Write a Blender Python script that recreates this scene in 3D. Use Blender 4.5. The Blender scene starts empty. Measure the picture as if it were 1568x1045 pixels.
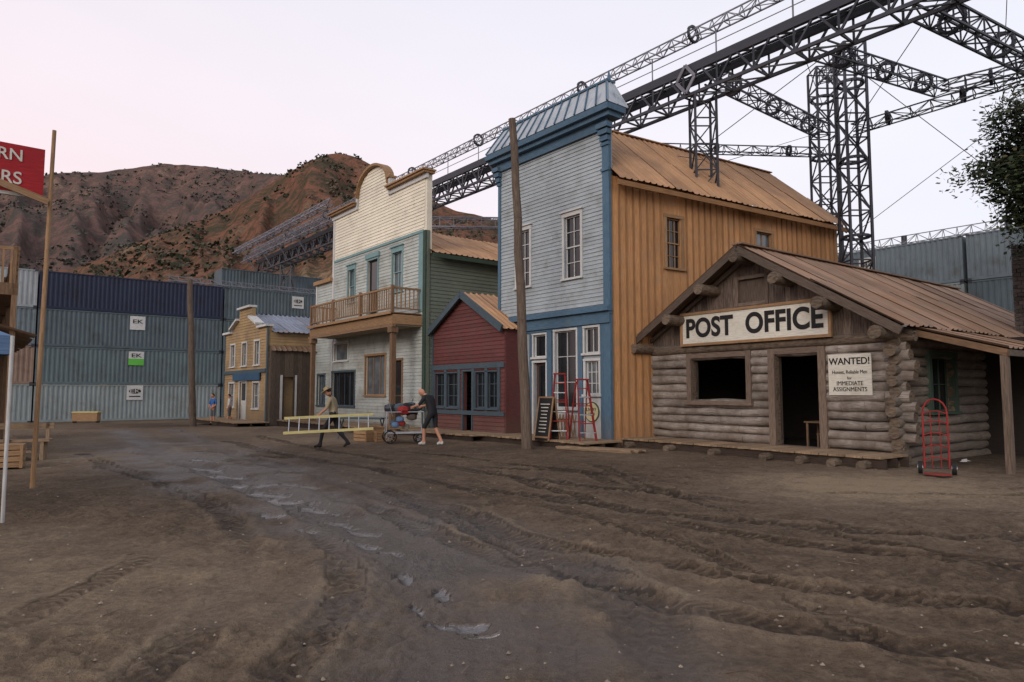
import bpy, bmesh, math, random
import numpy as np
from mathutils import Vector, Matrix
random.seed(7); rng=np.random.default_rng(7)
SC=bpy.context.scene
V=Vector
def lin(c):
    c=c/255.0
    return c/12.92 if c<=0.04045 else ((c+0.055)/1.055)**2.4
def C(r,g,b): return (lin(r),lin(g),lin(b),1)

# ------------------------------------------------------------------ noise
def _h(ix,iy,s):
    n=(ix*374761393+iy*668265263+s*1442695041)&0xffffffff
    n=((n^(n>>13))*1274126177)&0xffffffff
    n=n^(n>>16)
    return (n&0xffff)/65535.0
def vn(x,y,s=0):
    x=np.asarray(x,float);y=np.asarray(y,float)
    ix=np.floor(x).astype(np.int64);iy=np.floor(y).astype(np.int64)
    fx=x-ix;fy=y-iy;fx=fx*fx*(3-2*fx);fy=fy*fy*(3-2*fy)
    a=_h(ix,iy,s);b=_h(ix+1,iy,s);c=_h(ix,iy+1,s);d=_h(ix+1,iy+1,s)
    return (a*(1-fx)+b*fx)*(1-fy)+(c*(1-fx)+d*fx)*fy
def fbm(x,y,o=4,s=0):
    t=0;a=.5;
    for i in range(o):
        t=t+a*vn(x*2**i,y*2**i,s+i*7);a*=.5
    return t
def smooth(a,b,x):
    t=np.clip((x-a)/(b-a),0,1);return t*t*(3-2*t)

# ------------------------------------------------------------------ materials
def nd(nt,t,**k):
    n=nt.nodes.new(t)
    for a,v in k.items(): setattr(n,a,v)
    return n
def newmat(name):
    m=bpy.data.materials.new(name);m.use_nodes=True
    nt=m.node_tree;nt.nodes.clear()
    o=nd(nt,'ShaderNodeOutputMaterial');p=nd(nt,'ShaderNodeBsdfPrincipled')
    nt.links.new(p.outputs[0],o.inputs[0])
    return m,nt,p
def ramp(nt,fac,stops):
    r=nd(nt,'ShaderNodeValToRGB');e=r.color_ramp.elements
    while len(e)<len(stops): e.new(.5)
    for i,(p,c) in enumerate(stops):
        e[i].position=p;e[i].color=c
    nt.links.new(fac,r.inputs[0]);return r.outputs[0]
def mixc(nt,f,a,b,mode='MIX'):
    n=nd(nt,'ShaderNodeMix',data_type='RGBA',blend_type=mode)
    for s,v in ((0,f),(6,a),(7,b)):
        if isinstance(v,(int,float,tuple)): n.inputs[s].default_value=v
        else: nt.links.new(v,n.inputs[s])
    return n.outputs[2]
def mth(nt,op,a,b=None,c=None,clamp=False):
    n=nd(nt,'ShaderNodeMath',operation=op,use_clamp=clamp)
    for i,v in enumerate((a,b,c)):
        if v is None: continue
        if isinstance(v,(int,float)): n.inputs[i].default_value=v
        else: nt.links.new(v,n.inputs[i])
    return n.outputs[0]
def noise(nt,vec,scale,detail=4,rough=.6):
    n=nd(nt,'ShaderNodeTexNoise');n.inputs['Scale'].default_value=scale
    n.inputs['Detail'].default_value=detail;n.inputs['Roughness'].default_value=rough
    nt.links.new(vec,n.inputs['Vector']);return n.outputs[0]
def mapping(nt,vec,sc):
    n=nd(nt,'ShaderNodeMapping');n.inputs['Scale'].default_value=sc
    nt.links.new(vec,n.inputs[0]);return n.outputs[0]
def M(name,c1,c2=None,rough=.8,grain=(1.2,14),rnd=.25,bump=.25,metal=0.,worn=None,wornamt=.5,wscale=1.3,base_dirt=0.0,spec=.3):
    """weathered material: grain noise along UV-u, large blotches (object space), per-board variation"""
    m,nt,p=newmat(name)
    uv=nd(nt,'ShaderNodeUVMap').outputs[0];tc=nd(nt,'ShaderNodeTexCoord').outputs['Object']
    g=noise(nt,mapping(nt,uv,(grain[0],grain[1],1)),3,3,.65)
    c2=c2 or tuple(x*.6 for x in c1[:3])+(1,)
    col=ramp(nt,g,[(.32,c2),(.62,c1)])
    if worn:
        b=noise(nt,tc,wscale,4,.65)
        f=mth(nt,'ADD',mth(nt,'MULTIPLY',b,.6),mth(nt,'MULTIPLY',g,.4))
        f=ramp(nt,f,[(.62-.3*wornamt,(0,0,0,1)),(.72-.2*wornamt,(1,1,1,1))])
        col=mixc(nt,f,col,worn)
    at=nd(nt,'ShaderNodeAttribute',attribute_name='rnd')
    v=mth(nt,'MULTIPLY_ADD',at.outputs['Fac'],2*rnd,1-rnd)
    big=noise(nt,tc,.55,2);v=mth(nt,'MULTIPLY',v,mth(nt,'MULTIPLY_ADD',big,.5,.75))
    if base_dirt>0:
        sp=nd(nt,'ShaderNodeSeparateXYZ');nt.links.new(tc,sp.inputs[0])
        zz=mth(nt,'ADD',sp.outputs[2],mth(nt,'MULTIPLY',big,-1.0))
        d=mth(nt,'SUBTRACT',1,mth(nt,'MULTIPLY',mth(nt,'ADD',zz,.3),1.1),clamp=True)
        col=mixc(nt,mth(nt,'MULTIPLY',d,base_dirt),col,C(96,82,70))
    hv=nd(nt,'ShaderNodeHueSaturation');nt.links.new(col,hv.inputs['Color']);nt.links.new(v,hv.inputs['Value'])
    nt.links.new(hv.outputs[0],p.inputs['Base Color'])
    p.inputs['Roughness'].default_value=rough;p.inputs['Metallic'].default_value=metal
    p.inputs['Specular IOR Level'].default_value=spec
    if bump>=.2:
        bp=nd(nt,'ShaderNodeBump');bp.inputs['Strength'].default_value=bump;bp.inputs['Distance'].default_value=.02
        nt.links.new(g,bp.inputs['Height']);nt.links.new(bp.outputs[0],p.inputs['Normal'])
    return m
def glass(name,c,rough=.06,spec=.6):
    m,nt,p=newmat(name)
    tc=nd(nt,'ShaderNodeTexCoord').outputs['Object']
    n=noise(nt,tc,1.7,2)
    nt.links.new(ramp(nt,n,[(.35,tuple(x*.5 for x in c[:3])+(1,)),(.65,c)]),p.inputs['Base Color'])
    p.inputs['Roughness'].default_value=rough;p.inputs['Specular IOR Level'].default_value=spec
    bp=nd(nt,'ShaderNodeBump');bp.inputs['Strength'].default_value=.08;nt.links.new(n,bp.inputs['Height']);nt.links.new(bp.outputs[0],p.inputs['Normal'])
    return m

pale=M('pale_blue_grey_clapboard',C(160,168,172),C(132,141,147),rnd=.05,bump=.15,worn=C(126,129,128),wornamt=.35,base_dirt=.5)
blue=M('blue_trim_paint',C(80,106,126),C(60,84,104),rnd=.07,bump=.15,base_dirt=.4,worn=C(84,96,104),wornamt=.25)
white=M('white_trim_paint',C(196,196,194),C(164,164,162),rnd=.05,bump=.12,base_dirt=.3)
orange=M('new_pine_boards',C(180,136,94),C(150,108,70),rnd=.18,grain=(.8,11),bump=.2,base_dirt=.3,worn=C(148,120,94),wornamt=.3)
ornb=M('pine_battens',C(150,112,76),C(122,88,56),rnd=.16,grain=(.8,11))
rust=M('rusty_tin_roof',C(172,134,98),C(142,106,76),rough=.65,rnd=.13,grain=(.35,6),bump=.15,worn=C(136,106,82),wornamt=.45,wscale=.8,spec=.4)
rust2=M('rusty_brown_tin_roof',C(136,112,94),C(104,84,70),rough=.6,rnd=.16,grain=(.35,6),bump=.15,worn=C(120,92,70),wornamt=.5,wscale=.9,spec=.45)
mans=M('painted_tin',C(170,176,182),C(140,148,158),rough=.5,rnd=.05,grain=(.5,5),bump=.1,worn=C(120,130,140),wornamt=.3)
cream=M('cream_clapboard',C(226,220,202),C(202,194,178),rnd=.04,bump=.12,base_dirt=.3,worn=C(184,176,160),wornamt=.2)
greyclap=M('weathered_pale_clapboard',C(176,182,178),C(146,150,146),rnd=.07,bump=.2,base_dirt=.5,worn=C(140,138,130),wornamt=.4)
teal=M('pale_teal_paint',C(122,150,152),C(100,128,132),rnd=.05,base_dirt=.3)
green=M('sage_green_clapboard',C(108,116,104),C(88,96,86),rnd=.06,base_dirt=.4)
dkgreen=M('dark_green_trim',C(58,74,64),C(44,58,50),rnd=.08)
tan=M('tan_wood_trim',C(154,122,90),C(118,92,66),rnd=.12,bump=.2)
porchw=M('porch_wood',C(130,102,78),C(94,74,56),rnd=.15,bump=.25,base_dirt=.4)
casew=M('door_casing_wood',C(116,100,88),C(80,68,58),rnd=.15,bump=.3)
red=M('barn_red_boards',C(104,60,57),C(82,46,46),rnd=.12,base_dirt=.4,worn=C(90,62,59),wornamt=.4)
slate=M('slate_blue_trim',C(72,86,94),C(56,68,76),rnd=.08)
yellow=M('ochre_clapboard',C(166,140,102),C(138,114,82),rnd=.06,base_dirt=.5,worn=C(132,112,90),wornamt=.5)
dark=M('dark_weathered_planks',C(92,80,70),C(60,51,46),rnd=.25,bump=.3)
blutin=M('blue_grey_tin',C(112,122,140),C(90,92,102),rough=.55,rnd=.12,grain=(.35,6),worn=C(128,106,94),wornamt=.25)
deckw=M('boardwalk_planks',C(150,126,100),C(104,86,68),rnd=.25,bump=.35,worn=C(130,114,94),wornamt=.4)
joist=M('shadow_toned_joists',C(62,50,42),C(42,34,30),rnd=.2,bump=.2)  # joists coloured dark to paint in the shadow gap under the planks
logm=M('weathered_logs',C(124,115,106),C(76,69,63),rough=.9,grain=(.9,9),rnd=.24,bump=.7,worn=C(98,88,79),wornamt=.5,wscale=1.6,base_dirt=.3)
loglt=M('pale_weathered_logs',C(156,148,140),C(88,79,72),rough=.9,grain=(.9,9),rnd=.26,bump=.7,worn=C(100,89,80),wornamt=.6,wscale=2.1,base_dirt=.4)
logd=M('dark_log_ends',C(108,94,80),C(64,54,46),rough=.9,grain=(2,6),rnd=.2,bump=.5)
slab=M('bark_slabs',C(110,96,87),C(60,51,46),rough=.9,grain=(1,12),rnd=.3,bump=.6)
chink=M('chinking',C(84,76,69),C(58,51,46),rnd=.05)
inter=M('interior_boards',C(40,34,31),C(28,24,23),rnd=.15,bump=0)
polew=M('pole_wood',C(106,92,80),C(68,57,50),rough=.9,grain=(.7,10),rnd=.1,bump=.6)
signw=M('sign_white',C(204,201,190),C(176,171,159),rnd=.03,bump=.1,worn=C(158,148,130),wornamt=.2)
blackp=M('black_lettering',C(34,32,34),C(26,24,26),rnd=.05,bump=0)
signred=M('sign_red',C(160,36,42),C(134,28,34),rnd=.05)
truss_d=M('dark_steel',C(54,56,64),C(40,41,47),rough=.5,rnd=.2,metal=.3,spec=.5,bump=0)
truss_l=M('galvanised_steel',C(124,124,132),C(96,96,104),rough=.5,rnd=.15,metal=.3,spec=.5,bump=0)
redp=M('red_paint',C(140,42,38),C(104,30,30),rnd=.1)
alu=M('aluminium',C(180,182,186),C(150,152,156),rough=.4,rnd=.05,metal=.6)
yelp=M('yellow_fibreglass',C(190,180,126),C(164,152,100),rnd=.06)
rubber=M('rubber',C(30,30,31),C(22,22,23),rnd=.05,rough=.75)
stone=M('chimney_stone',C(84,76,72),C(50,46,44),rnd=.35,bump=.6)
bluet=M('blue_tarp',C(92,118,150),C(76,98,128),rnd=.05)
canv=M('canvas',C(150,142,126),C(120,112,98),rnd=.15)
greenp=M('green_poster',C(96,176,72),C(84,160,64),rnd=.02)
gl_d=glass('dark_window_glass',C(34,36,40))
gl_b=glass('pale_window_glass',C(100,108,114),.15,.8)
def contmat(name,r,g,b):
    return M(name,C(r,g,b),C(int(r*.88),int(g*.88),int(b*.88)),rough=.6,rnd=.04,grain=(.4,3),bump=.05,worn=C(int(r*.80),int(g*.75),int(b*.71)),wornamt=.35,wscale=.9,spec=.3)
c_grey=contmat('container_grey',130,139,140);c_teal=contmat('container_grey_teal',90,104,108)
c_teal2=contmat('container_slate',80,93,99);c_navy=contmat('container_navy',34,42,64)
c_brn=contmat('container_tan',134,112,98);c_lt=contmat('container_pale',150,156,160);c_bl=contmat('container_blue_grey',102,114,121)

# ------------------------------------------------------------------ geometry collector
class Part:
    def __init__(s): s.v=[];s.f=[];s.m=[];s.uv=[];s.r=[];s.sm=[];s.mats=[]
    def mi(s,m):
        if m not in s.mats: s.mats.append(m)
        return s.mats.index(m)
    def face(s,pts,mat,g=None,r=None,off=(0,0),smooth=False,n=None):
        pts=[V(p) for p in pts]
        if n is None:
            n=(pts[1]-pts[0]).cross(pts[2]-pts[0])
            if n.length<1e-9 and len(pts)>3: n=(pts[2]-pts[0]).cross(pts[3]-pts[0])
            if n.length<1e-12: return
            n=n.normalized()
        g=V(g) if g is not None else V((1,0,0))
        g2=g-n*g.dot(n)
        if g2.length<.15:
            g2=V((0,0,1))-n*n.z
            if g2.length<.15: g2=V((1,0,0))-n*n.x
        g2=g2.normalized();o=n.cross(g2)
        b=len(s.v);s.v+=[tuple(p) for p in pts];s.f.append(tuple(range(b,b+len(pts))))
        s.m.append(s.mi(mat));s.r.append(random.random() if r is None else r);s.sm.append(smooth)
        for p in pts: s.uv.append((p.dot(g2)+off[0],p.dot(o)+off[1]))
    def hexa(s,P,mat,g=None,r=None):
        r=random.random() if r is None else r
        off=(random.random()*30,random.random()*30)
        for a in ((3,2,1,0),(4,5,6,7),(0,1,5,4),(1,2,6,5),(2,3,7,6),(3,0,4,7)):
            s.face([P[i] for i in a],mat,g,r,off)
    def box(s,F,u0,u1,z0,z1,n0,n1,mat,g='u',r=None):
        G={'u':F.U,'z':V((0,0,1)),'n':F.N}[g]
        P=[F.p(u0,z0,n1),F.p(u1,z0,n1),F.p(u1,z0,n0),F.p(u0,z0,n0),F.p(u0,z1,n1),F.p(u1,z1,n1),F.p(u1,z1,n0),F.p(u0,z1,n0)]
        s.hexa(P,mat,G,r)
    def beam(s,p,q,w,h,mat,up=(0,0,1),r=None):
        p=V(p);q=V(q);d=(q-p)
        if d.length<1e-6:return
        d=d.normalized();up=V(up)
        if abs(d.dot(up))>.98: up=V((1,0,0))
        a=d.cross(up).normalized()*w/2;b=a.cross(d).normalized()*h/2
        P=[p-a-b,p+a-b,q+a-b,q-a-b,p-a+b,p+a+b,q+a+b,q-a+b]
        s.hexa(P,mat,d,r)
    def cyl(s,p,q,r0,r1,mat,seg=10,cap=True,capmat=None,r=None,wob=0):
        p=V(p);q=V(q);d=(q-p).normalized();up=V((0,0,1)) if abs(d.z)<.9 else V((1,0,0))
        a=d.cross(up).normalized();b=d.cross(a)
        r=random.random() if r is None else r;L=(q-p).length
        k=[1+random.uniform(-wob,wob) for _ in range(seg)]
        A=[p+(a*math.cos(t*2*math.pi/seg)+b*math.sin(t*2*math.pi/seg))*r0*k[t] for t in range(seg)]
        B=[q+(a*math.cos(t*2*math.pi/seg)+b*math.sin(t*2*math.pi/seg))*r1*k[t] for t in range(seg)]
        ou=random.random()*30
        bi=len(s.v);s.v+=[tuple(x) for x in A+B];m=s.mi(mat)
        for t in range(seg):
            t2=(t+1)%seg
            s.f.append((bi+t2,bi+t,bi+seg+t,bi+seg+t2));s.m.append(m);s.r.append(r);s.sm.append(True)
            c=2*math.pi*max(r0,.02)/seg
            s.uv+=[(ou,(t+1)*c+ou),(ou,t*c+ou),(ou+L,t*c+ou),(ou+L,(t+1)*c+ou)]
        if cap:
            s.face(A,capmat or mat,r=r);s.face(B[::-1],capmat or mat,r=r)
    def tube(s,pts,r,mat,seg=6):
        for a,b in zip(pts[:-1],pts[1:]): s.cyl(a,b,r,r,mat,seg)
    def make(s,name,parent=None):
        me=bpy.data.meshes.new(name);me.from_pydata(s.v,[],s.f)
        for m in s.mats: me.materials.append(m)
        me.polygons.foreach_set('material_index',s.m)
        me.polygons.foreach_set('use_smooth',s.sm)
        uv=me.uv_layers.new(name='UVMap');uv.data.foreach_set('uv',np.array(s.uv,dtype=np.float32).ravel())
        at=me.attributes.new('rnd','FLOAT','FACE');at.data.foreach_set('value',np.array(s.r,dtype=np.float32))
        me.update()
        ob=bpy.data.objects.new(name,me);SC.collection.objects.link(ob)
        if parent: ob.parent=parent
        return ob
def root(name):
    e=bpy.data.objects.new(name,None);e.empty_display_size=.3;SC.collection.objects.link(e);return e
class Frame:
    def __init__(s,ox,oy,ang,z=0):
        a=math.radians(ang);s.O=V((ox,oy,z));s.U=V((math.sin(a),math.cos(a),0));s.N=V((s.U.y,-s.U.x,0))
    def p(s,u,z,n=0): return s.O+s.U*u+s.N*n+V((0,0,z))
    def off(s,u,n,z=0):
        f=Frame(0,0,0);f.O=s.p(u,z,n);f.U=s.U;f.N=s.N;return f
    def turn(s,u,n,deg):
        f=Frame(0,0,0);f.O=s.p(u,0,n);R=Matrix.Rotation(math.radians(deg),3,'Z');f.U=R@s.U;f.N=R@s.N;return f

def inside(u,z,ops):
    return any(o[0]<u<o[1] and o[2]<z<o[3] for o in ops)
def backing(P,F,u0,u1,z0,top,ops,mat,t=.15,brk=()):
    us=sorted(set([u0,u1]+[x for x in brk if u0<x<u1]+[v for o in ops for v in o[:2] if u0<v<u1]))
    for a,b in zip(us[:-1],us[1:]):
        ta,tb=top(a+1e-4),top(b-1e-4);mz=min(ta,tb)
        zs=sorted(set([z0]+[v for o in ops for v in o[2:4] if z0<v<mz and o[0]<(a+b)/2<o[1]]))
        zs.append(None)
        for c,d in zip(zs[:-1],zs[1:]):
            zc=(c+(d if d is not None else mz))/2
            if inside((a+b)/2,zc,ops): continue
            da,db=(ta,tb) if d is None else (d,d)
            P.hexa([F.p(a,c,0),F.p(b,c,0),F.p(b,c,-t),F.p(a,c,-t),F.p(a,da,0),F.p(b,db,0),F.p(b,db,-t),F.p(a,da,-t)],mat,F.U,.5)
def clap(P,F,u0,u1,z0,top,ops,mat,e=.14,matfn=None):
    z=z0;N=max(8,int((u1-u0)/.06));us=[u0+(u1-u0)*i/N for i in range(N+1)]
    zmax=max(top(u) for u in us)
    while z<zmax-.02:
        zt=z+e;run=None;segs=[]
        for i in range(N):
            um=(us[i]+us[i+1])/2
            ok=top(um)>=zt-.02 and not any(o[0]<um<o[1] and o[2]<zt-.01 and o[3]>z+.01 for o in ops)
            if ok and run is None: run=us[i]
            if not ok and run is not None: segs.append((run,us[i]));run=None
        if run is not None: segs.append((run,us[N]))
        for a,b in segs:
            x=a
            while x<b-1e-6:
                y=min(b,x+random.uniform(2.2,4.5))
                if b-y<.5:y=b
                j=random.uniform(-.004,.004);k=random.uniform(-.006,.006)
                m=matfn(z) if matfn else mat
                P.hexa([F.p(x,z+k,.038+j),F.p(y,z-k,.038+j),F.p(y,z,.002),F.p(x,z,.002),F.p(x,zt+.01,.012),F.p(y,zt+.01,.012),F.p(y,zt+.01,.002),F.p(x,zt+.01,.002)],m,F.U)
                x=y
        z=zt
def vboards(P,F,u0,u1,z0,top,ops,mat,w=.24,batten=None,th=.025,jit=.0,cut=0.):
    x=u0
    while x<u1-.02:
        y=min(u1,x+w*random.uniform(1-jit,1+jit));m=(x+y)/2
        zs=[(z0,top(m))]
        for o in ops:
            if o[0]<m<o[1]:
                zs=[(z0,o[2]),(o[3],top(m))]
        for a,b in zs:
            if b>a+.02: P.box(F,x+.003,y-.003,a-random.uniform(0,cut),b,0.002,th*random.uniform(.8,1.25),mat,'z')
            if batten and b>a+.02 and not any(o[0]-.04<x<o[1]+.04 for o in ops): P.box(F,x-.028,x+.028,a,b,th+.006,th+.035,batten,'z')
        x=y
def deck(P,F,a,b,n0,n1,top=.2,w=.2):
    """raised plank walk: planks across, joists coloured dark as the shadow gap beneath"""
    x=a
    while x<b-.05:
        P.box(F,x,x+w-.012,top-.045+random.uniform(-.008,.004),top+random.uniform(-.006,.008),n0,n1+random.uniform(-.05,.05),deckw,'n');x+=w
    for n in (n0+.1,(n0+n1)/2,n1-.16): P.box(F,a,b,-.12,top-.056,n,n+.08,joist)
def window(name,par,F,u0,u1,z0,z1,cols=2,rows=2,tm=white,sm=None,gm=None,tw=.1,sill=True,head=0,mid=True,tn=.06):
    P=Part();sm=sm or tm;gm=gm or gl_d
    P.box(F,u0-tw,u0,z0-(0 if sill else tw),z1,-.02,tn,tm,'z');P.box(F,u1,u1+tw,z0-(0 if sill else tw),z1,-.02,tn,tm,'z')
    P.box(F,u0-tw-.01,u1+tw+.01,z1,z1+tw+head,-.02,tn+.01,tm)
    if head: P.box(F,u0-tw-.06,u1+tw+.06,z1+tw+head,z1+tw+head+.05,-.02,tn+.07,tm)
    if sill: P.box(F,u0-tw-.04,u1+tw+.04,z0-.07,z0,-.02,tn+.05,tm)
    else: P.box(F,u0,u1,z0-tw,z0,-.02,tn,tm)
    s=.045
    def sash(a,b,n):
        P.box(F,u0,u0+s,a,b,n-.03,n,sm,'z');P.box(F,u1-s,u1,a,b,n-.03,n,sm,'z')
        P.box(F,u0+s,u1-s,a,a+s,n-.03,n,sm);P.box(F,u0+s,u1-s,b-s,b,n-.03,n,sm)
    mz=(z0+z1)/2
    if mid: sash(z0,mz+.02,-.07);sash(mz-.02,z1,-.035)
    else: sash(z0,z1,-.05)
    for i in range(1,cols):
        x=u0+(u1-u0)*i/cols;P.box(F,x-.012,x+.012,z0+s,z1-s,-.085,-.05,sm,'z')
    for i in range(1,rows):
        x=z0+(z1-z0)*i/rows
        if mid and abs(x-mz)<.04: continue
        P.box(F,u0+s,u1-s,x-.012,x+.012,-.083,-.052,sm)
    P.face([F.p(u0,z0,-.09),F.p(u1,z0,-.09),F.p(u1,z1,-.09),F.p(u0,z1,-.09)],gm,F.U)
    return P.make(name,par)
def door(name,par,F,u0,u1,z0,z1,tm,dm,panels=2,glassed=False,n=-.06,tw=.1):
    P=Part()
    P.box(F,u0-tw,u0,z0,z1,-.02,.06,tm,'z');P.box(F,u1,u1+tw,z0,z1,-.02,.06,tm,'z');P.box(F,u0-tw,u1+tw,z1,z1+tw,-.02,.07,tm)
    P.box(F,u0,u1,z0,z1,n-.04,n,dm,'z')
    w=u1-u0;hh=z1-z0
    for i in range(panels):
        a=z0+.12+i*(hh-.12)/panels;b=z0+(i+1)*(hh-.1)/panels
        if glassed and i==panels-1: P.box(F,u0+.12,u1-.12,a,b,n-.01,n+.004,gl_d)
        else:
            P.box(F,u0+.1,u1-.1,a,a+.03,n,n+.015,tm);P.box(F,u0+.1,u1-.1,b-.03,b,n,n+.015,tm)
            P.box(F,u0+.1,u0+.13,a+.03,b-.03,n,n+.015,tm,'z');P.box(F,u1-.13,u1-.1,a+.03,b-.03,n,n+.015,tm,'z')
    P.cyl(F.p(u1-.08,z0+1,n),F.p(u1-.08,z0+1,n+.06),.025,.03,truss_d,8)
    return P.make(name,par)
def tin(P,e0,e1,r0,r1,mat,pitch=.28,amp=.024,sheet=.84,rows=2):
    """corrugated sheets from eave edge e0-e1 to ridge edge r0-r1"""
    e0,e1,r0,r1=map(V,(e0,e1,r0,r1));L=(e1-e0).length;n=(e1-e0).cross(r0-e0).normalized()
    if n.z<0:n=-n
    g=(r0-e0).normalized();k=int(L/pitch*4)
    prof=lambda s: amp*(max(0,math.cos(s))**2*2-.5)
    for j in range(rows):
        for i in range(k):
            sh=int(i*L/k/sheet);rs=random.Random(sh*13+j*7+int(L*10));r=rs.random();lift=rs.uniform(0,.012)+(.012 if sh%2 else 0);ov=rs.uniform(-.06,.06) if j==0 else 0
            t0=j/rows-(.01 if j else 0);t1=(j+1)/rows+.01
            q=[]
            for (a,t) in ((i/k,t0),((i+1)/k,t0),((i+1)/k,t1),(i/k,t1)):
                b=e0.lerp(e1,a);c=r0.lerp(r1,a);s=a*L/pitch*2*math.pi
                q.append(b.lerp(c,t)-g*(ov if t==t0 and j==0 else 0)+n*(prof(s)+lift+(.018*(rows-j))))
            P.face(q,mat,g,r,off=(sh*3.7,sh*1.3))
def text(F,s,u,z,size,n,mat,par,name,xs=1.,bold=.0,space=1.0):
    cu=bpy.data.curves.new(name,'FONT');cu.body=s;cu.size=size;cu.align_x='CENTER';cu.align_y='CENTER';cu.extrude=.004;cu.offset=bold;cu.space_character=space
    cu.materials.append(mat)
    ob=bpy.data.objects.new(name,cu);SC.collection.objects.link(ob)
    R=Matrix((F.U,V((0,0,1)),F.N)).transposed().to_4x4()
    ob.matrix_world=Matrix.Translation(F.p(u,z,n))@R@Matrix.Diagonal((xs,1,1,1))
    ob.parent=par
    return ob

# ------------------------------------------------------------------ ground
TR=[ # points, half width, depth, wet, tread
 ([(-.3,1.5),(-.55,4),(-.5,5.2),(-.9,7),(-1.8,8.8),(-3.6,11),(-5.8,14),(-9.5,19),(-14,25.5),(-19,33)],.36,.05,1.,.2),
 ([(1.5,1.5),(1.15,4),(.95,5.5),(.4,7.2),(-.6,9.3),(-2.3,11.8),(-4.6,15),(-8.6,20.5),(-13,27.5),(-17,34)],.26,.045,.7,.5),
 ([(9,2.6),(5,3.9),(3,4.7),(1.4,5.6),(0,7.0),(-1.2,9),(-3,11.6)],.16,.042,.0,1.),
 ([(9.5,3.8),(6,4.9),(4,5.5),(2.2,6.3),(.6,7.7),(-.8,10),(-3,13.4)],.16,.042,.0,1.),
 ([(9,3.3),(5.6,4.4),(3.6,5.1),(1.8,6.0),(.3,7.4),(-1,9.5)],.11,.03,.0,1.),
 ([(11,7.6),(8,7.7),(5,8.3),(3,9.2),(1,10.8),(-1.6,13.6),(-6,18.6),(-10,24)],.16,.042,.1,1.),
 ([(12,9.6),(8.5,9.5),(5.6,10),(3.6,10.9),(1.4,12.6),(-1.2,15.4),(-5.5,20.3),(-10,27)],.16,.042,.1,1.),
 ([(12,11.6),(8.5,11.4),(5,12),(3,13.2),(1,15.4),(-3,20)],.14,.038,.0,1.),
 ([(-2.3,1.5),(-2.2,4),(-2.5,6.4),(-3.4,8.6),(-5.2,11.2),(-8,14.6),(-12,19)],.17,.036,.2,.8),
 ([(-1.3,1.5),(-1.35,4),(-1.6,6.6),(-2.5,8.9),(-4.2,11.6),(-6.8,15),(-11,20)],.15,.034,.3,.8),
 ([(3.2,1.5),(2.6,4.2),(2.2,6.5),(1.2,9.4),(-1,12.6),(-4,16.6)],.14,.03,0,.9),
 ([(.4,1.5),(.35,4),(.2,6),(-.2,8),(-1.4,10.4),(-3.6,13.2),(-7,17.5)],.13,.032,.5,.8),
 ([(-4,2.5),(-3.7,5),(-4.1,8),(-6,12),(-9.5,16)],.13,.02,0,.7),
 ([(13,5.4),(9,5.7),(6,6.3),(4,7.2),(2.4,8.6),(1.2,11),(-.4,15)],.16,.042,.0,1.),
 ([(13,6.6),(9,6.8),(6.6,7.3),(5,8.2),(3.6,9.6),(2.4,12),(1.,16)],.13,.032,.0,1.),
 ([(-9,20),(-5,17.5),(0,15.5),(5,13.2),(9,12.2)],.13,.03,.0,.9),
 ([(8,5.0),(5,6.8),(3.4,9),(2.6,12),(2,16)],.13,.028,.0,.9),
]
def ground_z(x,y):
    x=np.asarray(x,float);y=np.asarray(y,float)
    r=np.hypot(x,y)
    z=-.35*smooth(30,50,y)*smooth(60,0,x)
    z=z+(fbm(x*.25,y*.25,3,3)-.45)*.10*smooth(1,6,r)*smooth(26,14,r)
    z=z-.02
    return z
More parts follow.
